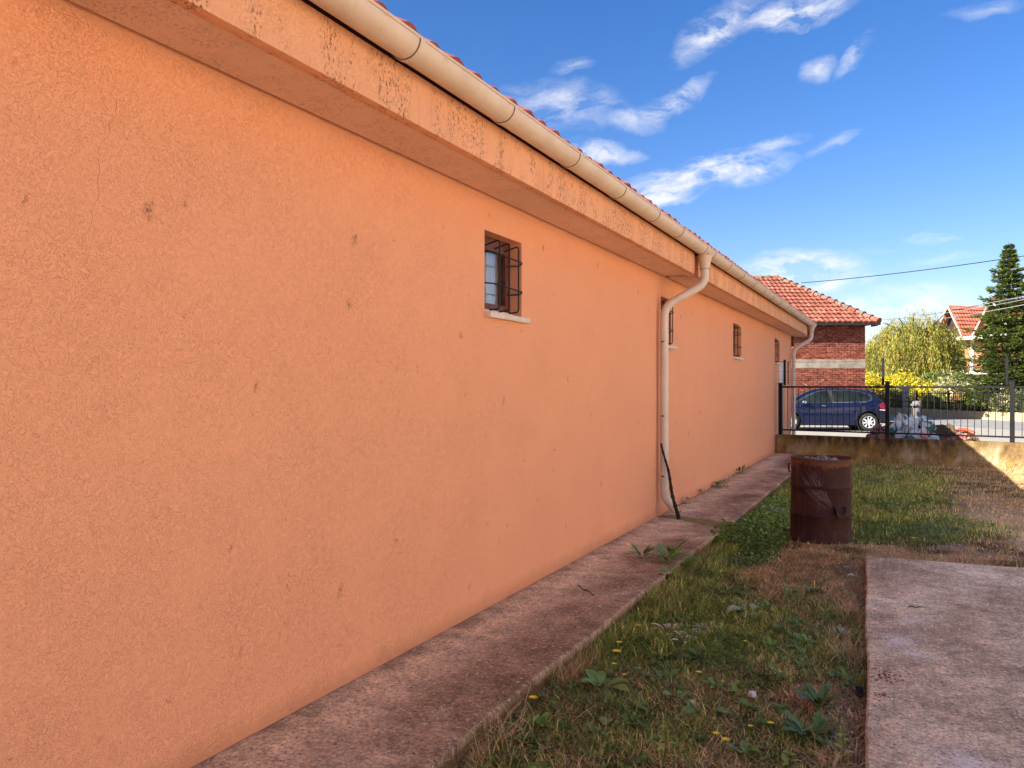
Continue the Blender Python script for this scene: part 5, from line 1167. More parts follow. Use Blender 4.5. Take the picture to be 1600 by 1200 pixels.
# conifers
def conifer(label, r, d, H, R, seed, name='spruce_tree', n_whorl=34):
    g = np.random.default_rng(seed); t = thing(name, label, 'tree', tuple(W(r, d)), TH)
    mb = MB(); mb.tube([(0, 0, 0), (0.03, 0, H*0.5), (0, 0, H)], [0.20, 0.12, 0.012], 10); mb.build('trunk', M['bark'], t, world=False)
    br = MB(); PP = []; DD = []; CT_ = []
    for wv in range(n_whorl):
        f = (wv+0.5)/n_whorl; z = H*(0.04+0.95*f); prof_ = R*(1-f)**0.92*(0.84+0.16*math.sin(wv*2.1)) + 0.05
        nb = int(10+8*(1-f))
        for b in range(nb):
            a = b*2*pi/nb + wv*1.7 + g.uniform(-0.25, 0.25); ln = prof_*g.uniform(0.50, 1.22); rise_ = g.uniform(0.05, 0.30) + 0.45*f
            end = np.array([cos(a)*ln, sin(a)*ln, z+ln*rise_*0.5 - ln*0.10]); st_ = np.array([0, 0, z]); ctrl = np.array([cos(a)*ln*0.5, sin(a)*ln*0.5, z-0.06*ln])
            if wv % 2 == 0: br.tube([tuple(st_), tuple(ctrl), tuple(end)], [0.03*(1-f)+0.01, 0.015, 0.005], 4, caps=False)
            m = int(40+130*ln/R); u = g.uniform(0.22, 1.0, m)[:, None]
            p = st_*(1-u)**2+2*ctrl*u*(1-u)+end*u*u; wdt = 0.30*ln*np.sin(np.clip(u*1.1, 0, 1)*pi)*0.8+0.05
            side = np.array([-sin(a), cos(a), 0]); off = g.uniform(-1, 1, (m, 1)); p = p + side*off*wdt + np.array([0, 0, 1])*(g.normal(0, 0.035, (m, 1)) - np.abs(off)*0.05)
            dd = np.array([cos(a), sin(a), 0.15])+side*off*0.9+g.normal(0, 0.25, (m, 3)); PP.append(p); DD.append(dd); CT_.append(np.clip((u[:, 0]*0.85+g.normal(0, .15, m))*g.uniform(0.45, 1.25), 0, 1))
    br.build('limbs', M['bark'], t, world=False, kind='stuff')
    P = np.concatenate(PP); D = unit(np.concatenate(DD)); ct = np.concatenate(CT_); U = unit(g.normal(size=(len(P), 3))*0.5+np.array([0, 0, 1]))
    L = (g.uniform(0.10, 0.22, len(P)))[:, None]; c = pal2((0.020, 0.040, 0.014), (0.24, 0.30, 0.055))(ct**1.5, g, P)  # sunlit branch tips and shaded inner gaps are put into the crown colours
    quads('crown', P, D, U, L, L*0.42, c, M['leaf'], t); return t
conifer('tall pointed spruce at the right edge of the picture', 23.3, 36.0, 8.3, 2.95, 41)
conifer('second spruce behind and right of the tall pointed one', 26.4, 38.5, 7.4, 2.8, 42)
# shrubs along the far fence (set behind it)
def shrub(name, label, px, d, half_w, h, pal, n, s, seed, depth=0.8, z0=0.0, cat='shrub'):
    r = (px-800)/1200*d; leafcloud(name, label, cat, tuple(W(r, d)), [(-half_w*0.4, 0, z0+h*0.5, half_w*0.6, depth, h*0.48), (half_w*0.45, 0.1, z0+h*0.45, half_w*0.55, depth, h*0.42), (0, 0, z0+h*0.62, half_w*0.5, depth, h*0.38)], n, s, pal, seed, trunk=(0.05, h*0.6))
YEL = pal2((0.42, 0.33, 0.02), (0.72, 0.60, 0.04), (0.20, 0.24, 0.04), 0.15); GRY = pal2((0.13, 0.18, 0.035), (0.38, 0.38, 0.09), (0.55, 0.5, 0.35), 0.10)
DKG = pal2((0.045, 0.08, 0.02), (0.16, 0.21, 0.05)); CRM = pal2((0.14, 0.17, 0.05), (0.40, 0.38, 0.14), (0.70, 0.62, 0.44), 0.28); RED = pal2((0.30, 0.08, 0.05), (0.48, 0.20, 0.12), (0.3, 0.28, 0.1), 0.2)
shrub('yellow_shrub', 'bright yellow shrub just right of the brick house corner', 1372, 44.5, 1.3, 2.25, YEL, 4200, 0.13, 51)
shrub('yellow_shrub', 'widest bright yellow shrub under the willow', 1418, 44.0, 1.5, 2.30, YEL, 5200, 0.13, 52)
shrub('yellow_shrub', 'yellow-green shrub behind the grey post', 1452, 42.5, 0.9, 1.75, YEL, 2600, 0.12, 53)
shrub('hedge_shrub', 'dark green hedge bush under the smaller willow', 1475, 43.5, 1.5, 2.5, DKG, 4200, 0.13, 54)
shrub('hedge_shrub', 'pale leafy bush below the balcony of the gabled house', 1500, 41.5, 1.4, 2.35, CRM, 4600, 0.13, 55)
shrub('hedge_shrub', 'reddish-leaved bush behind the ornate fence', 1507, 38.6, 0.55, 1.25, RED, 2400, 0.09, 56)
shrub('hedge_shrub', 'light green bush at the foot of the tall spruce', 1542, 37.5, 1.2, 1.75, GRY, 4200, 0.11, 57)
shrub('hedge_shrub', 'cream-flecked bush right of the reddish one', 1548, 36.2, 0.9, 1.15, CRM, 3000, 0.09, 58)
shrub('hedge_shrub', 'mixed green bush behind the second fence post from the right', 1590, 34.9, 1.2, 1.35, CRM, 3600, 0.10, 59)
shrub('hedge_shrub', 'dark bush at the right edge of the picture', 1628, 33.9, 1.0, 1.5, DKG, 2600, 0.10, 60)
shrub('hedge_shrub', 'low green bush seen through the gate left of the grey post', 1403, 42.8, 1.1, 1.45, GRY, 3200, 0.11, 61)
shrub('hedge_shrub', 'green bush between the yellow shrub and the reddish bush', 1462, 40.6, 1.1, 1.2, GRY, 3000, 0.10, 62)
M['farleaf'] = M['leaf']
def woods():
    g = np.random.default_rng(77); n = 26000; r = g.uniform(-60, 140, n); d = 100+g.normal(0, 4, n); top = 2.2+1.6*vnoise(r, r*0, 0.12)+0.8*vnoise(r, r*0+3, 0.5)
    z = g.random(n)**0.7*top; P = np.stack([CT*r-ST*d, ST*r+CT*d, z], 1); D = unit(g.normal(size=(n, 3))); U = unit(g.normal(size=(n, 3))); L = g.uniform(0.5, 1.3, n)[:, None]
    o = quads('far_woods', P, D, U, L, L*0.7, pal2((0.05, 0.075, 0.03), (0.13, 0.16, 0.05))(g.random(n), g, P), M['leaf'], None, 'stuff'); tag(o, 'distant line of low trees on the horizon', None)
woods()

# ------------------------------------------------------------------ far garden wall with iron fence
fw = thing('garden_wall', 'low cream garden wall under the ornate iron fence across the street', 'wall', tuple(far_wall_pt(-6)), atan2(FD.y, FD.x))
M['creamwall'] = plain_ground('cream_wall', (0.28, 0.225, 0.12), (0.40, 0.34, 0.22), 2.2, speck=(0.55, 0.38, 0.08))
mb = MB(); side = -1 if FN.dot(Vector((cos(atan2(FD.y, FD.x)+pi/2), sin(atan2(FD.y, FD.x)+pi/2), 0))) > 0 else 1
def fy(v): return side*v
for k in range(6): mb = MB(); mb.cbx(k*4.0+0.003, k*4.0+3.997, min(fy(0.0), fy(0.25)), max(fy(0.0), fy(0.25)), -0.05, 0.40+0.01*(k % 2), 0.02); mb.build('wall_section', M['creamwall'], fw, world=False)
ff = thing('iron_fence', 'ornate dark iron fence on the cream garden wall across the street', 'fence', tuple(far_wall_pt(-6)+Vector((0, 0, 0.41))), atan2(FD.y, FD.x))
for k in range(13):
    mb = MB(); mb.bx(k*2.0-0.03 if k else 0, k*2.0+0.03, min(fy(.10), fy(.16)), max(fy(.10), fy(.16)), 0, 0.92); mb.build('post', M['iron'], ff, world=False)
mb = MB(); yy = fy(0.13)
for z in (0.06, 0.34, 0.78): mb.bx(0, 24, yy-0.015, yy+0.015, z, z+0.03)
mb.build('rail', M['iron'], ff, world=False)
mb = MB(); i = 0
x = 0.12
while x < 24:
    arch = 0.18*abs(sin(pi*(x % 2.0)/2.0)); mb.bx(x-0.008, x+0.008, yy-0.008, yy+0.008, 0.05, 0.80+arch)
    if int(x/0.12) % 4 == 1: mb.lathe([(0.045, -0.008), (0.06, -0.008), (0.06, 0.008), (0.045, 0.008), (0.045, -0.008)], 10, (x, yy, 0.56), Matrix.Rotation(pi/2, 4, 'X'))
    x += 0.12
mb.build('pickets', M['iron'], ff, world=False, kind='stuff')
# ornate double gate at the left end
gt = thing('iron_gate', 'arched iron gate with curls left of the grey post across the street', 'gate', tuple(W(20.0, 41.2)+Vector((0, 0, 0.03))), TH)
mb = MB(); 
for s in np.linspace(-0.95, 0.95, 17): mb.tube([(s, 0, 0.1), (s, 0, 1.35+0.28*cos(s*1.5))], 0.010, 4)
mb.build('bars', M['iron'], gt, world=False)
mb = MB(); mb.tube([(s, 0, 1.30+0.28*cos(s*1.5)) for s in np.linspace(-0.95, 0.95, 14)], 0.02, 5); mb.tube([(-0.95, 0, 0.15), (0.95, 0, 0.15)], 0.02, 5); mb.tube([(-0.95, 0, 0.8), (0.95, 0, 0.8)], 0.018, 5); mb.build('frame', M['iron'], gt, world=False)
mb = MB()
for s in (-0.6, 0, 0.6):
    mb.tube([(s+0.15*cos(t)*(1-t/14), 0.0, 0.95+0.15*sin(t)*(1-t/14)) for t in np.linspace(0, 11, 30)], 0.010, 4)
mb.build('scrolls', M['iron'], gt, world=False)
for s, lab in ((-1.12, 'white gate pillar left of the arched iron gate'), (1.12, 'white gate pillar right of the arched iron gate')):
    q = thing('gate_pillar', lab, 'pillar', tuple(W(20.0+s, 41.2)+Vector((0, 0, 0.03))), TH)
    mb = MB(); mb.cbx(-0.12, 0.12, -0.12, 0.12, 0, 1.4, 0.01); mb.build('shaft', M['whitewall'], q, world=False); mb = MB(); mb.cbx(-0.16, 0.16, -0.16, 0.16, 1.401, 1.47, 0.01); mb.build('cap', M['whitewall'], q, world=False)

# ------------------------------------------------------------------ blue hatchback
def paint():
    m, nt, b, oc = new_mat('blue_car_paint', 0.30, 0.3); b.inputs['Base Color'].default_value = (0.002, 0.006, 0.030, 1); b.inputs['Metallic'].default_value = 0.1
    b.inputs['Coat Weight'].default_value = 0.35; b.inputs['Coat Roughness'].default_value = 0.05
    n = noise(nt, oc, 9, 4, 0.6); lk(nt, ramp(nt, n.outputs[0], (0.3, 0.2), (0.7, 0.34)), b.inputs['Roughness']); return m
M['paint'] = paint(); M['tyre'] = simple('tyre_rubber', (0.020, 0.020, 0.020), 0.85, var=0.2, scale=20); M['rim'] = simple('silver_wheel_cover', (0.60, 0.60, 0.62), 0.35, 0.5, 0.4, var=0.05)
M['blackplastic'] = simple('black_plastic', (0.02, 0.02, 0.022), 0.5, 0.4, var=0.1); M['chrome'] = simple('chrome', (0.75, 0.76, 0.78), 0.12, 0.5, 1.0, var=0.03); M['seat'] = simple('seat_fabric', (0.05, 0.05, 0.055), 0.9)
M['tail'] = simple('red_lamp_plastic', (0.22, 0.006, 0.012), 0.15, 0.5, var=0.05); M['seatbelt'] = simple('light_trim', (0.38, 0.38, 0.37), 0.7)
car = thing('parked_car', 'dark blue five-door hatchback parked behind the fence facing left', 'car', tuple(W(11.02, 27.2, 0.045)), TH+pi-radians(11))
# local: +x forward, -? left side of the car is +y (towards the viewer)
def interp(x, tab): return float(np.interp(x, [t[0] for t in tab], [t[1] for t in tab]))
TOP = [(-1.93, 0.78), (-1.90, 0.92), (-1.80, 1.02), (-1.62, 1.20), (-1.45, 1.345), (-1.25, 1.40), (-0.8, 1.445), (-0.3, 1.462), (0.15, 1.45), (0.45, 1.40), (0.7, 1.30), (1.0, 1.135), (1.22, 1.01), (1.35, 0.97), (1.7, 0.90), (1.95, 0.80), (2.02, 0.70), (2.06, 0.55)]
HW = [(-1.95, 0.62), (-1.85, 0.74), (-1.5, 0.83), (-1.0, 0.865), (0.5, 0.87), (1.2, 0.855), (1.6, 0.81), (1.9, 0.70), (2.06, 0.52)]
BELT = [(-1.93, 0.76), (-1.7, 0.99), (-1.3, 0.975), (0, 0.93), (0.9, 0.89), (1.25, 0.90), (1.7, 0.84), (1.95, 0.74), (2.06, 0.53)]
WR, WF_, RA = -1.30, 1.24, 0.365
def zbot(x):
    z = interp(x, [(-1.95, 0.42), (-1.85, 0.30), (-1.0, 0.20), (0.9, 0.20), (1.8, 0.24), (2.06, 0.30)])
    for c in (WR, WF_):
        if abs(x-c) < RA: z = max(z, 0.305+sqrt(RA*RA-(x-c)**2))
    return z
xs = sorted(set(list(np.linspace(-1.95, 2.06, 56)) + [c+RA*cos(a) for c in (WR, WF_) for a in np.linspace(0, pi, 15)] + [c+s*(RA+0.002) for c in (WR, WF_) for s in (-1, 1)]))
rings = []
for x in xs:
    zb = zbot(x); ht = interp(x, TOP); bl = min(interp(x, BELT), ht-0.01); hw = interp(x, HW); cab = max(0.0, min(1.0, (ht-bl)/0.35))
    rw = hw*(1-0.30*cab) ; mid = max(zb+0.01, 0.60); mid = min(mid, bl-0.02) if zb < bl-0.03 else zb
    half = [(hw*0.93, zb), (hw*0.985, zb+(mid-zb)*0.4), (hw, mid), (hw*0.985, mid+(bl-mid)*0.6), (hw*0.955, bl), (hw*0.955+(rw-hw*0.955)*0.5, bl+(ht-0.055-bl)*0.55 if ht-0.055 > bl else bl), (rw, max(bl+.002, ht-0.055)), (rw*0.86, max(bl+.003, ht-0.012)), (rw*0.45, ht), (0, ht+0.006)]
    ring = [(x, y, z) for y, z in half] + [(x, -y, z) for y, z in half[-2::-1]]
    rings.append(ring)
mb = MB(); k = len(rings[0]); vs = [p for r in rings for p in r]; fs = [(i*k+j, (i+1)*k+j, (i+1)*k+j+1, i*k+j+1) for i in range(len(rings)-1) for j in range(k-1)]
# leave the side and end windows open
def in_poly(x, z, poly):
    c = False; n = len(poly)
    for i in range(n):
        (x1, z1), (x2, z2) = poly[i], poly[(i+1) % n]
        if (z1 > z) != (z2 > z) and x < (x2-x1)*(z-z1)/(z2-z1)+x1: c = not c
    return c
mb.add(vs, fs + [tuple(range(k)), tuple(range((len(rings)-1)*k, len(rings)*k))[::-1]])
body = mb.build('body', M['paint'], car, world=False, smooth=True, auto=42, nrm=True)
def side_y(x, z):
    ht = interp(x, TOP); bl = min(interp(x, BELT), ht-0.01); hw = interp(x, HW); cab = max(0.0, min(1.0, (ht-bl)/0.35)); rw = hw*(1-0.30*cab)
    if z <= bl:
        if z < 0.6: return hw*(0.985+0.015*max(0, (z-0.3)/0.3))
        return hw - (z-0.6)/(max(bl-0.6, 0.01))*hw*0.045
    zt = ht-0.055; t = min(1, (z-bl)/max(zt-bl, 0.01)); ym = hw*0.955+(rw-hw*0.955)*0.5
    return hw*0.955+(ym-hw*0.955)*t/0.55 if t < 0.55 else ym+(rw-ym)*(t-0.55)/0.45
def side_panel(name, poly, mat, off, sgn=1, nx_=14, nz_=8, parent=None):
    """panel following the car's side, cut to an outline"""
    x0 = min(p[0] for p in poly); x1 = max(p[0] for p in poly); mb = MB(); N = 26
    for i in range(N):
        xa, xb = x0+(x1-x0)*i/N, x0+(x1-x0)*(i+1)/N
        def span(x):
            zs = []; n = len(poly); x = min(max(x, x0+1e-4), x1-1e-4)
            for q in range(n):
                (a, za), (b, zb_) = poly[q], poly[(q+1) % n]
                if (a > x) != (b > x): zs.append(za+(zb_-za)*(x-a)/(b-a))
            return (min(zs), max(zs)) if zs else (0, 0)
        (la, ha), (lb, hb) = span(xa), span(xb)
        for j in range(4):
            P = []
            for xx, l, h in ((xa, la, ha), (xb, lb, hb)):
                for jj in (j, j+1): z = l+(h-l)*jj/4; P.append((xx, sgn*(side_y(xx, z)+off), z))
            mb.add(P, [(0, 2, 3, 1)])
    return mb.build(name, M[mat], parent or car, world=False, smooth=True)
M['carwin'] = simple('tinted_car_window', (0.010, 0.014, 0.014), 0.10, 0.22, var=0.35, scale=3.5)
FRONTW = [(1.02, 0.955), (0.60, 1.20), (0.30, 1.335), (-0.02, 1.375), (-0.10, 0.985)]
REARW = [(-0.20, 0.99), (-0.16, 1.375), (-0.75, 1.365), (-1.15, 1.31), (-1.36, 1.19), (-1.38, 1.08), (-1.22, 1.02)]
for sg in (1, -1):
    side_panel('window_surround', [(1.16, 0.935), (0.62, 1.235), (0.30, 1.37), (-0.05, 1.405), (-0.75, 1.40), (-1.18, 1.34), (-1.43, 1.20), (-1.45, 1.06), (-1.24, 0.985), (-0.14, 0.965)], 'blackplastic', 0.004, sg)
    side_panel('side_window', FRONTW, 'carwin', 0.008, sg); side_panel('side_window', REARW, 'carwin', 0.008, sg)
    mb = MB(); mb.tube([(x, sg*(side_y(x, z)+0.010), z) for x, z in [(-0.14, 0.965), (-1.22, 0.988), (-1.42, 1.05), (-1.44, 1.16), (-1.36, 1.25)]], 0.008, 5); mb.build('chrome_trim', M['chrome'], car, world=False)
    mb = MB()
    for line in ([(-0.13, 1.38), (-0.15, 0.98), (-0.13, 0.55), (-0.10, 0.27)], [(1.0, 0.93), (0.98, 0.6), (0.93, 0.28)], [(-1.05, 1.0), (-1.02, 0.80), (-0.92, 0.62), (-0.86, 0.27)], [(-0.86, 0.24), (0.93, 0.25)]):
        pts = []
        for (xa, za), (xb, zb_) in zip(line[:-1], line[1:]):
            for t in np.linspace(0, 1, 6): x, z = xa+(xb-xa)*t, za+(zb_-za)*t; pts.append((x, sg*(side_y(x, z)+0.001), z))
        mb.tube(pts, 0.005, 4)
    mb.build('door_seams', M['blackplastic'], car, world=False)
    for hx in (0.14, -0.92):
        mb = MB(); mb.cbx(hx-0.10, hx+0.10, sg*0.86-0.03 if sg > 0 else -0.895, sg*0.86+0.035 if sg > 0 else -0.83, 0.835, 0.865, 0.008); mb.build('door_handle', M['paint'], car, world=False)
    mb = MB(); mb.cbx(-0.05, 0.05, -0.006, 0.006, -0.006, 0.006, 0.002, Matrix.Translation((0.14, sg*0.902, 0.85)) @ Matrix.Scale(1.6, 4, Vector((1, 0, 0)))); mb.build('handle_trim', M['chrome'], car, world=False)
    mb = MB(); mb.lathe([(0.001, -0.11), (0.06, -0.10), (0.085, 0), (0.06, 0.09), (0.001, 0.11)], 14, (0.80, sg*0.985, 0.99), Matrix.Rotation(pi/2, 4, 'X') @ Matrix.Scale(0.75, 4, Vector((0, 1, 0)))); mb.tube([(0.80, sg*0.86, 0.95), (0.80, sg*0.95, 0.965)], 0.02, 6); mr = mb.build('wing_mirror', M['chrome'], car, world=False, smooth=True)
    mb = MB(); mb.bx(0.73, 0.87, sg*0.985-0.09, sg*0.985+0.09, 0.915, 0.935); mb.build('mirror_base', M['blackplastic'], mr, world=False)
    # tail lamp wraps the corner
    side_panel('tail_lamp', [(-1.60, 0.88), (-1.78, 0.98), (-1.90, 0.87), (-1.91, 0.74), (-1.78, 0.72)], 'tail', 0.010, sg)
    side_panel('lamp_strip', [(-1.66, 0.735), (-1.92, 0.715), (-1.92, 0.69), (-1.66, 0.715)], 'white', 0.012, sg)
    side_panel('head_lamp', [(1.55, 0.80), (1.90, 0.72), (1.95, 0.62), (1.75, 0.62)], 'chrome', 0.006, sg)
# windscreen and rear window
def top_panel(name, xa, xb, f0, f1, mat):
    mb = MB()
    def P(u, v):
        x = xa+(xb-xa)*v; hw = interp(x, HW); ht = interp(x, TOP); bl = interp(x, BELT); cab = max(0, min(1, (ht-bl)/0.35)); rw = hw*(1-0.30*cab)*0.84
        y = (2*u-1)*rw; return (x, y, ht+0.010-0.010*(abs(y)/0.6)**3)
    mb.grid(P, 10, 10); mb.build(name, M[mat], car, world=False, smooth=True)
top_panel('windscreen', 0.50, 1.20, 0, 1, 'carwin'); top_panel('rear_window', -1.72, -1.47, 0, 1, 'carwin')
mb = MB(); mb.cbx(-1.62, -1.38, -0.52, 0.52, 1.37, 1.395, 0.01); mb.build('roof_spoiler', M['paint'], car, world=False)
mb = MB(); mb.bx(-1.7, 1.8, -0.68, 0.68, 0.17, 0.32); mb.bx(-1.6, -0.95, -0.45, 0.2, 0.10, 0.2); mb.build('underbody', M['dark'], car, world=False)
for cx_ in (WR, WF_):
    mb = MB(); mb.lathe([(RA+0.002, 0), (RA+0.002, 0.28), (0.1, 0.28)], 24, (cx_, 0.86, 0.305), Matrix.Rotation(pi/2, 4, 'X')); mb.lathe([(RA+0.002, 0), (RA+0.002, -0.28), (0.1, -0.28)], 24, (cx_, -0.86, 0.305), Matrix.Rotation(pi/2, 4, 'X'))
    mb.build('wheel_arch', M['dark'], car, world=False)
for cx_ in (WR, WF_):
    for sg in (1, -1):
        Rm = Matrix.Rotation(-sg*pi/2, 4, 'X'); c0 = (cx_, sg*0.76, 0.305)
        mb = MB(); mb.lathe([(0.19, 0.06), (0.205, 0.085), (0.27, 0.092), (0.298, 0.075), (0.303, 0.05), (0.303, -0.06), (0.285, -0.09), (0.19, -0.09)], 32, c0, Rm); wheel = mb.build('wheel', M['tyre'], car, world=False, smooth=True, auto=50)
        mb = MB(); mb.lathe([(0.001, 0.030), (0.19, 0.030)], 28, c0, Rm); mb.build('brake_gap', M['dark'], wheel, world=False)
        mb = MB(); mb.lathe([(0.178, 0.04), (0.182, 0.082), (0.198, 0.088), (0.205, 0.07)], 32, c0, Rm); mb.lathe([(0.001, 0.088), (0.05, 0.084), (0.065, 0.06)], 16, c0, Rm)
        for q in range(8):
            a = q*pi/4+0.2; Ms = Matrix.Translation(c0) @ Rm @ Matrix.Rotation(a, 4, 'Z'); mb.cbx(0.05, 0.185, -0.026, 0.026, 0.055, 0.078, 0.008, Ms)
        mb.build('rim', M['rim'], wheel, world=False, smooth=True, auto=40)
mb = MB(); mb.cbx(2.0, 2.075, -0.5, 0.5, 0.30, 0.45, 0.02); mb.build('front_grille', M['blackplastic'], car, world=False)
mb = MB(); mb.cbx(-1.99, -1.93, -0.26, 0.26, 0.52, 0.63, 0.004); mb.build('number_plate', M['white'], car, world=False)

# ------------------------------------------------------------------ sacks, rubble, soil by the fence
def sack_mat(name, c1, c2, stripe=8):
    m, nt, b, oc = new_mat(name, 0.4, 0.4); n = noise(nt, oc, stripe, 3, 0.5, 0.6)
    lk(nt, ramp(nt, n.outputs[0], (0.47, c1), (0.52, c2)), b.inputs['Base Color'])
    f = noise(nt, oc, 16, 4, 0.7, 1.5); set_bump(nt, b, f.outputs[0], 0.03, 0.9); return m
M['sackwg'] = sack_mat('white_green_plastic', (0.60, 0.64, 0.64), (0.03, 0.16, 0.12), 4); M['sackw'] = sack_mat('white_plastic_film', (0.66, 0.68, 0.70), (0.50, 0.54, 0.56), 9); M['sackg'] = sack_mat('dark_green_plastic', (0.02, 0.10, 0.07), (0.05, 0.17, 0.13), 5); M['sackp'] = sack_mat('pink_print_plastic', (0.64, 0.60, 0.60), (0.60, 0.22, 0.18), 4); M['sackgrey'] = sack_mat('grey_plastic_film', (0.20, 0.23, 0.25), (0.45, 0.50, 0.52), 5)
def sack(label, px, py, d, w, h, mat, seed, tilt=0.3):
    r_ = random.Random(seed); bm = bmesh.new(); bmesh.ops.create_icosphere(bm, subdivisions=4, radius=1); ph = [r_.uniform(0, 6) for _ in range(9)]
    for v in bm.verts:
        c = v.co; k = 1+0.13*sin(c.x*4+ph[0])*sin(c.y*3+ph[1])+0.10*sin(c.z*6+ph[2]+c.x*3)+0.06*sin(c.x*11+c.z*9+ph[3])+0.05*sin(c.y*13-c.z*8+ph[4])
        pinch = 0.45 if c.z > 0.86 else 1.0
        v.co = Vector((math.copysign(abs(c.x)**0.8, c.x)*w*k*pinch, c.y*w*0.6*k*pinch, c.z*h*k*(1.15 if c.z > .86 else 1)))
    me = bpy.data.meshes.new('plastic_sack'); bm.to_mesh(me); bm.free(); me.materials.append(M[mat])
    for p_ in me.polygons: p_.use_smooth = True
    o = bpy.data.objects.new('plastic_sack', me); COL.objects.link(o); z = EYE-(py-602)/1200*d; o.location = W((px-800)/1200*d, d, z); o.rotation_euler = (0, tilt, TH+r_.uniform(-.4, .4)); return tag(o, label, 'sack')
sack('white and green plastic sack at the left of the sack pile', 1402, 673, 17.6, 0.19, 0.20, 'sackwg', 1, 0.5)
sack('grey film-wrapped sack leaning across the left front of the pile', 1409, 677, 17.3, 0.10, 0.21, 'sackgrey', 2, 0.7)
sack('white sack with a green corner on top left of the pile', 1410, 660, 17.9, 0.15, 0.20, 'sackwg', 3, -0.3)
sack('plain white sack in the middle of the pile', 1422, 665, 17.8, 0.17, 0.19, 'sackw', 4, 0.1)
sack('white and green sack right of the middle beneath the grey post', 1438, 663, 17.9, 0.16, 0.21, 'sackwg', 5, 0.7)
sack('white sack with pink print at the right front of the pile', 1441, 680, 17.3, 0.14, 0.16, 'sackp', 6, 0.2)
sack('green and white sack at the right end of the pile', 1450, 668, 17.7, 0.16, 0.16, 'sackwg', 7, -0.7)
sack('white sack low at the far right of the pile', 1459, 684, 17.4, 0.10, 0.10, 'sackw', 8, 0.0)
sack('dark green sack lowest in the front of the pile', 1424, 694, 17.2, 0.22, 0.16, 'sackg', 9, 0.0)
sack('white sack low at the front between the green ones', 1428, 682, 17.3, 0.14, 0.14, 'sackw', 10, 0.3)
sack('grey and white sack low at the bottom right of the pile', 1448, 695, 17.3, 0.22, 0.15, 'sackgrey', 11, 0.0)
def heap(name, label, px, d, hw, hd, h, mat, seed, kind=None):
    mb = MB(); r_ = random.Random(seed); ph = r_.uniform(0, 9); c = W((px-800)/1200*d, d, 0.03)
    def P(u, v):
        x = (u*2-1); y = (v*2-1); q = max(0, 1-(x*x+y*y)); z = h*min(1.0, q*1.3)**0.7*(0.78+0.16*sin(x*5+ph)*sin(y*4+ph)+0.10*sin(x*17+y*13)+r_.uniform(-0.07, 0.07)); return W((px-800)/1200*d+x*hw, d+y*hd, 0.03+max(0, z)-0.01)
    mb.grid(P, 28, 20); o = mb.build(name, mat, None, smooth=False); return tag(o, label, 'heap', None, kind)
M['soil'] = plain_ground('loose_soil', (0.065, 0.042, 0.024), (0.15, 0.098, 0.055), 8, bump=0.03); 
heap('soil_heap', 'heap of brown soil and dead grass right of the plastic sacks', 1476, 19.0, 0.50, 0.8, 0.62, M['soil'], 3)
heap('soil_heap', 'low dark earth mound between the car and the sack pile', 1393, 21.5, 0.34, 0.7, 0.52, M['soil'], 4)
heap('soil_heap', 'long low bank of earth and rubble along the back of the low wall', 1430, 18.0, 1.75, 0.85, 0.40, M['soil'], 9)
M['rubble'] = simple('broken_brick', (0.34, 0.15, 0.115), 0.9, var=0.45, scale=7, bump=0.006)
def rubble(label, px0, px1, d, n, seed, h=0.22, mats='rubble'):
    r_ = random.Random(seed); mb = MB()
    for i in range(n):
        px = r_.uniform(px0, px1); dd = d+r_.gauss(0, 0.25); q = 1-abs((px-(px0+px1)/2)/((px1-px0)/2)); z = 0.04+r_.random()*h*(0.3+0.7*q); s = r_.uniform(0.03, 0.085)
        mb.cbx(-s, s, -s*.6, s*.6, -s*.45, s*.45, s*.12, Matrix.Translation(W((px-800)/1200*dd, dd, z)) @ Matrix.Rotation(r_.random()*6, 4, Vector((r_.random(), r_.random(), r_.random()+.1)).normalized()))
    o = mb.build('brick_rubble', M[mats]); return tag(o, label, None, None, 'stuff')
rubble('broken red brick rubble by the rear wheel of the blue car', 1350, 1400, 18.4, 240, 1, 0.62)
rubble('flat spread of pinkish rubble at the foot of the fence', 1345, 1412, 17.7, 260, 2, 0.48)
rubble('scattered rubble right of the soil heap', 1466, 1535, 17.9, 120, 3, 0.46)
M['redpipe'] = simple('orange_red_plastic', (0.42, 0.05, 0.018), 0.4, var=0.1)
tp = MB(); a = W(10.80, 18.6, 0.53); b = W(10.92, 18.5, 0.535); tp.tube([a, b, W(11.02, 18.4, 0.47)], 0.036, 12, caps=False); tp.tube([W(11.00, 18.42, 0.485), W(11.05, 18.36, 0.45)], 0.046, 12, caps=False); o = tp.build('drain_pipe', M['redpipe'], smooth=True); tag(o, 'short orange-red plastic drain pipe elbow lying right of the soil heap', 'pipe')
heap('soil_heap', 'small pale earth mound under the orange-red pipe', 1508, 18.6, 0.34, 0.5, 0.47, M['soil'], 6)
gp = thing('utility_post', 'short grey concrete utility post with a wider head standing behind the sacks', 'post', tuple(W(11.86, 22.5, 0.03)))
M['greycon'] = simple('light_grey_concrete', (0.15, 0.145, 0.15), 0.85, var=0.12, scale=5)
mb = MB(); mb.lathe([(0.075, 0), (0.075, 0.72)], 16, tuple(W(11.86, 22.5, 0.03))); mb.build('shaft', M['greycon'], gp, smooth=True)
mb = MB(); mb.lathe([(0.075, 0.66), (0.12, 0.72), (0.125, 1.05), (0.11, 1.10), (0.001, 1.12)], 18, tuple(W(11.86, 22.5, 0.03))); hd_ = mb.build('head', M['greycon'], gp, smooth=True, auto=40)
mb = MB(); c_ = W(11.70, 22.4, 1.02); mb.cbx(-0.07, 0.10, -0.05, 0.05, -0.015, 0.04, 0.01, Matrix.Translation(c_)); mb.build('cap_lip', M['greycon'], gp)
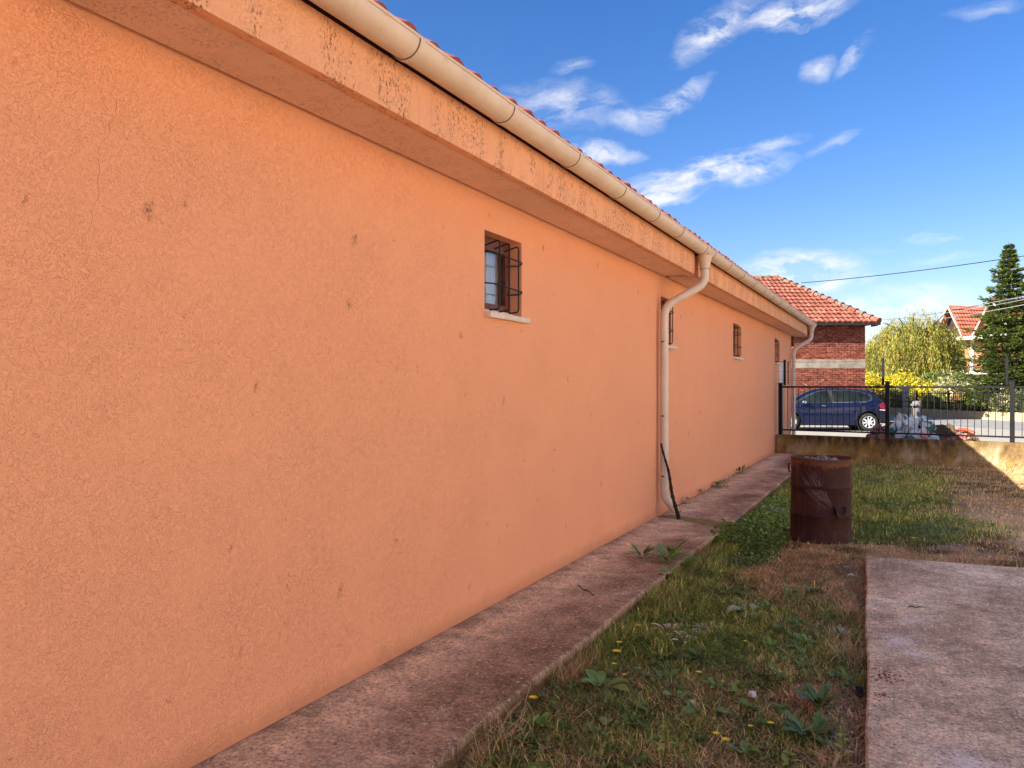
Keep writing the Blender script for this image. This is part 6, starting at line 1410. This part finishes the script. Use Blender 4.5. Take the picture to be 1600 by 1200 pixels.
bp = MB(); bp.tube([W(11.62, 22.3, 0.03), W(11.62, 22.3, 0.95)], 0.022, 8); o = bp.build('iron_stake', M['rustiron']); tag(o, 'thin rusty iron stake left of the grey utility post', 'stake')

# ------------------------------------------------------------------ overhead wires
def wire(label, pts, r=0.012, mat='iron', sag=0.0):
    P = []; 
    for (pa, pb) in zip(pts[:-1], pts[1:]):
        a, b = [W((p[0]-800)/1200*p[2], p[2], EYE+(602-p[1])/1200*p[2]) for p in (pa, pb)]
        for t in np.linspace(0, 1, 14): P.append(a.lerp(b, t)-Vector((0, 0, sag*4*t*(1-t))))
    mb = MB(); mb.tube(P, r, 5, caps=False); o = mb.build('overhead_wire', M[mat]); return tag(o, label, 'wire')
M['alu'] = simple('bare_wire', (0.45, 0.45, 0.45), 0.5, 0.4, 0.5, var=0.1)
wire('single dark wire crossing the sky from the brick roof up to the right', [(1252, 442, 37), (1700, 384, 26)], 0.017, sag=0.12)
wire('uppermost of the bundle of pale wires passing in front of the spruce', [(1362, 494, 60), (1700, 443, 20)], 0.011, 'alu', 0.25)
wire('second of the bundle of pale wires passing in front of the spruce', [(1362, 497, 60), (1700, 448, 20)], 0.010, 'alu', 0.27)
wire('dark middle wire of the bundle in front of the spruce', [(1366, 500, 60), (1700, 437, 20)], 0.011, 'iron', 0.25)
wire('lowest pale wire of the bundle in front of the spruce', [(1370, 505, 60), (1700, 456, 20)], 0.012, 'alu', 0.25)
wire('thin wire passing level with the gables of the far house', [(1380, 513, 60), (1700, 490, 28)], 0.010, 'iron', 0.15)
wire('lower thin wire over the willow to the foot of the gables', [(1425, 524, 55), (1700, 478, 30)], 0.008, 'iron', 0.1)

# unseen house added across the yard; its sunlit wall bounces warm light back
M['added_cream_plaster'] = simple('added_cream_plaster', (0.80, 0.70, 0.56), 0.9, var=0.06, scale=1.5, bump=0.003, bscale=60)
NH = thing('added_bounce_house', 'cream plastered two-storey house added out of view to bounce sunlight onto the orange wall', 'house', (9.6, 4.0, 0))
mb = MB(); holes = [(-6, -4.6, 1.0, 2.3), (-1.5, -0.1, 1.0, 2.3), (3.5, 4.9, 1.0, 2.3), (9, 10.4, 1.0, 2.3), (-6, -4.6, 3.9, 5.2), (-1.5, -0.1, 3.9, 5.2), (3.5, 4.9, 3.9, 5.2), (9, 10.4, 3.9, 5.2)]
wall_face(mb, 9.6, -9, 14, -0.05, 6.2, holes, 0.18); mb.v = [(19.2-v[0], v[1], v[2]) for v in mb.v]
mb.bx(9.9, 18, -8.9, 13.9, -0.05, 6.2); mb.build('wall', M['added_cream_plaster'], NH)
for a_, b_2, c_2, d_2 in holes:
    mb = MB(); mb.bx(9.72, 9.76, a_, b_2, c_2, d_2); w_ = mb.build('window', M['carwin'], NH)
    mb = MB(); [mb.bx(9.68, 9.74, p_, p_+0.06, c_2, d_2) for p_ in (a_, (a_+b_2)/2-0.03, b_2-0.06)]; mb.bx(9.68, 9.742, a_, b_2, c_2, c_2+0.06); mb.bx(9.68, 9.742, a_, b_2, d_2-0.06, d_2); mb.build('window_frame', M['white'], w_)
mb = MB(); mb.prism([(9.0, 6.1), (13.8, 8.8), (18.6, 6.1), (18.6, 6.25), (13.8, 8.98), (9.0, 6.25)], -9.5, 14.5, 'y'); mb.build('roof', M['tile2'], NH, nrm=True)

print('objects', len(bpy.data.objects), 'tris ~', sum(len(m.loops)-2*len(m.polygons) for m in bpy.data.meshes))
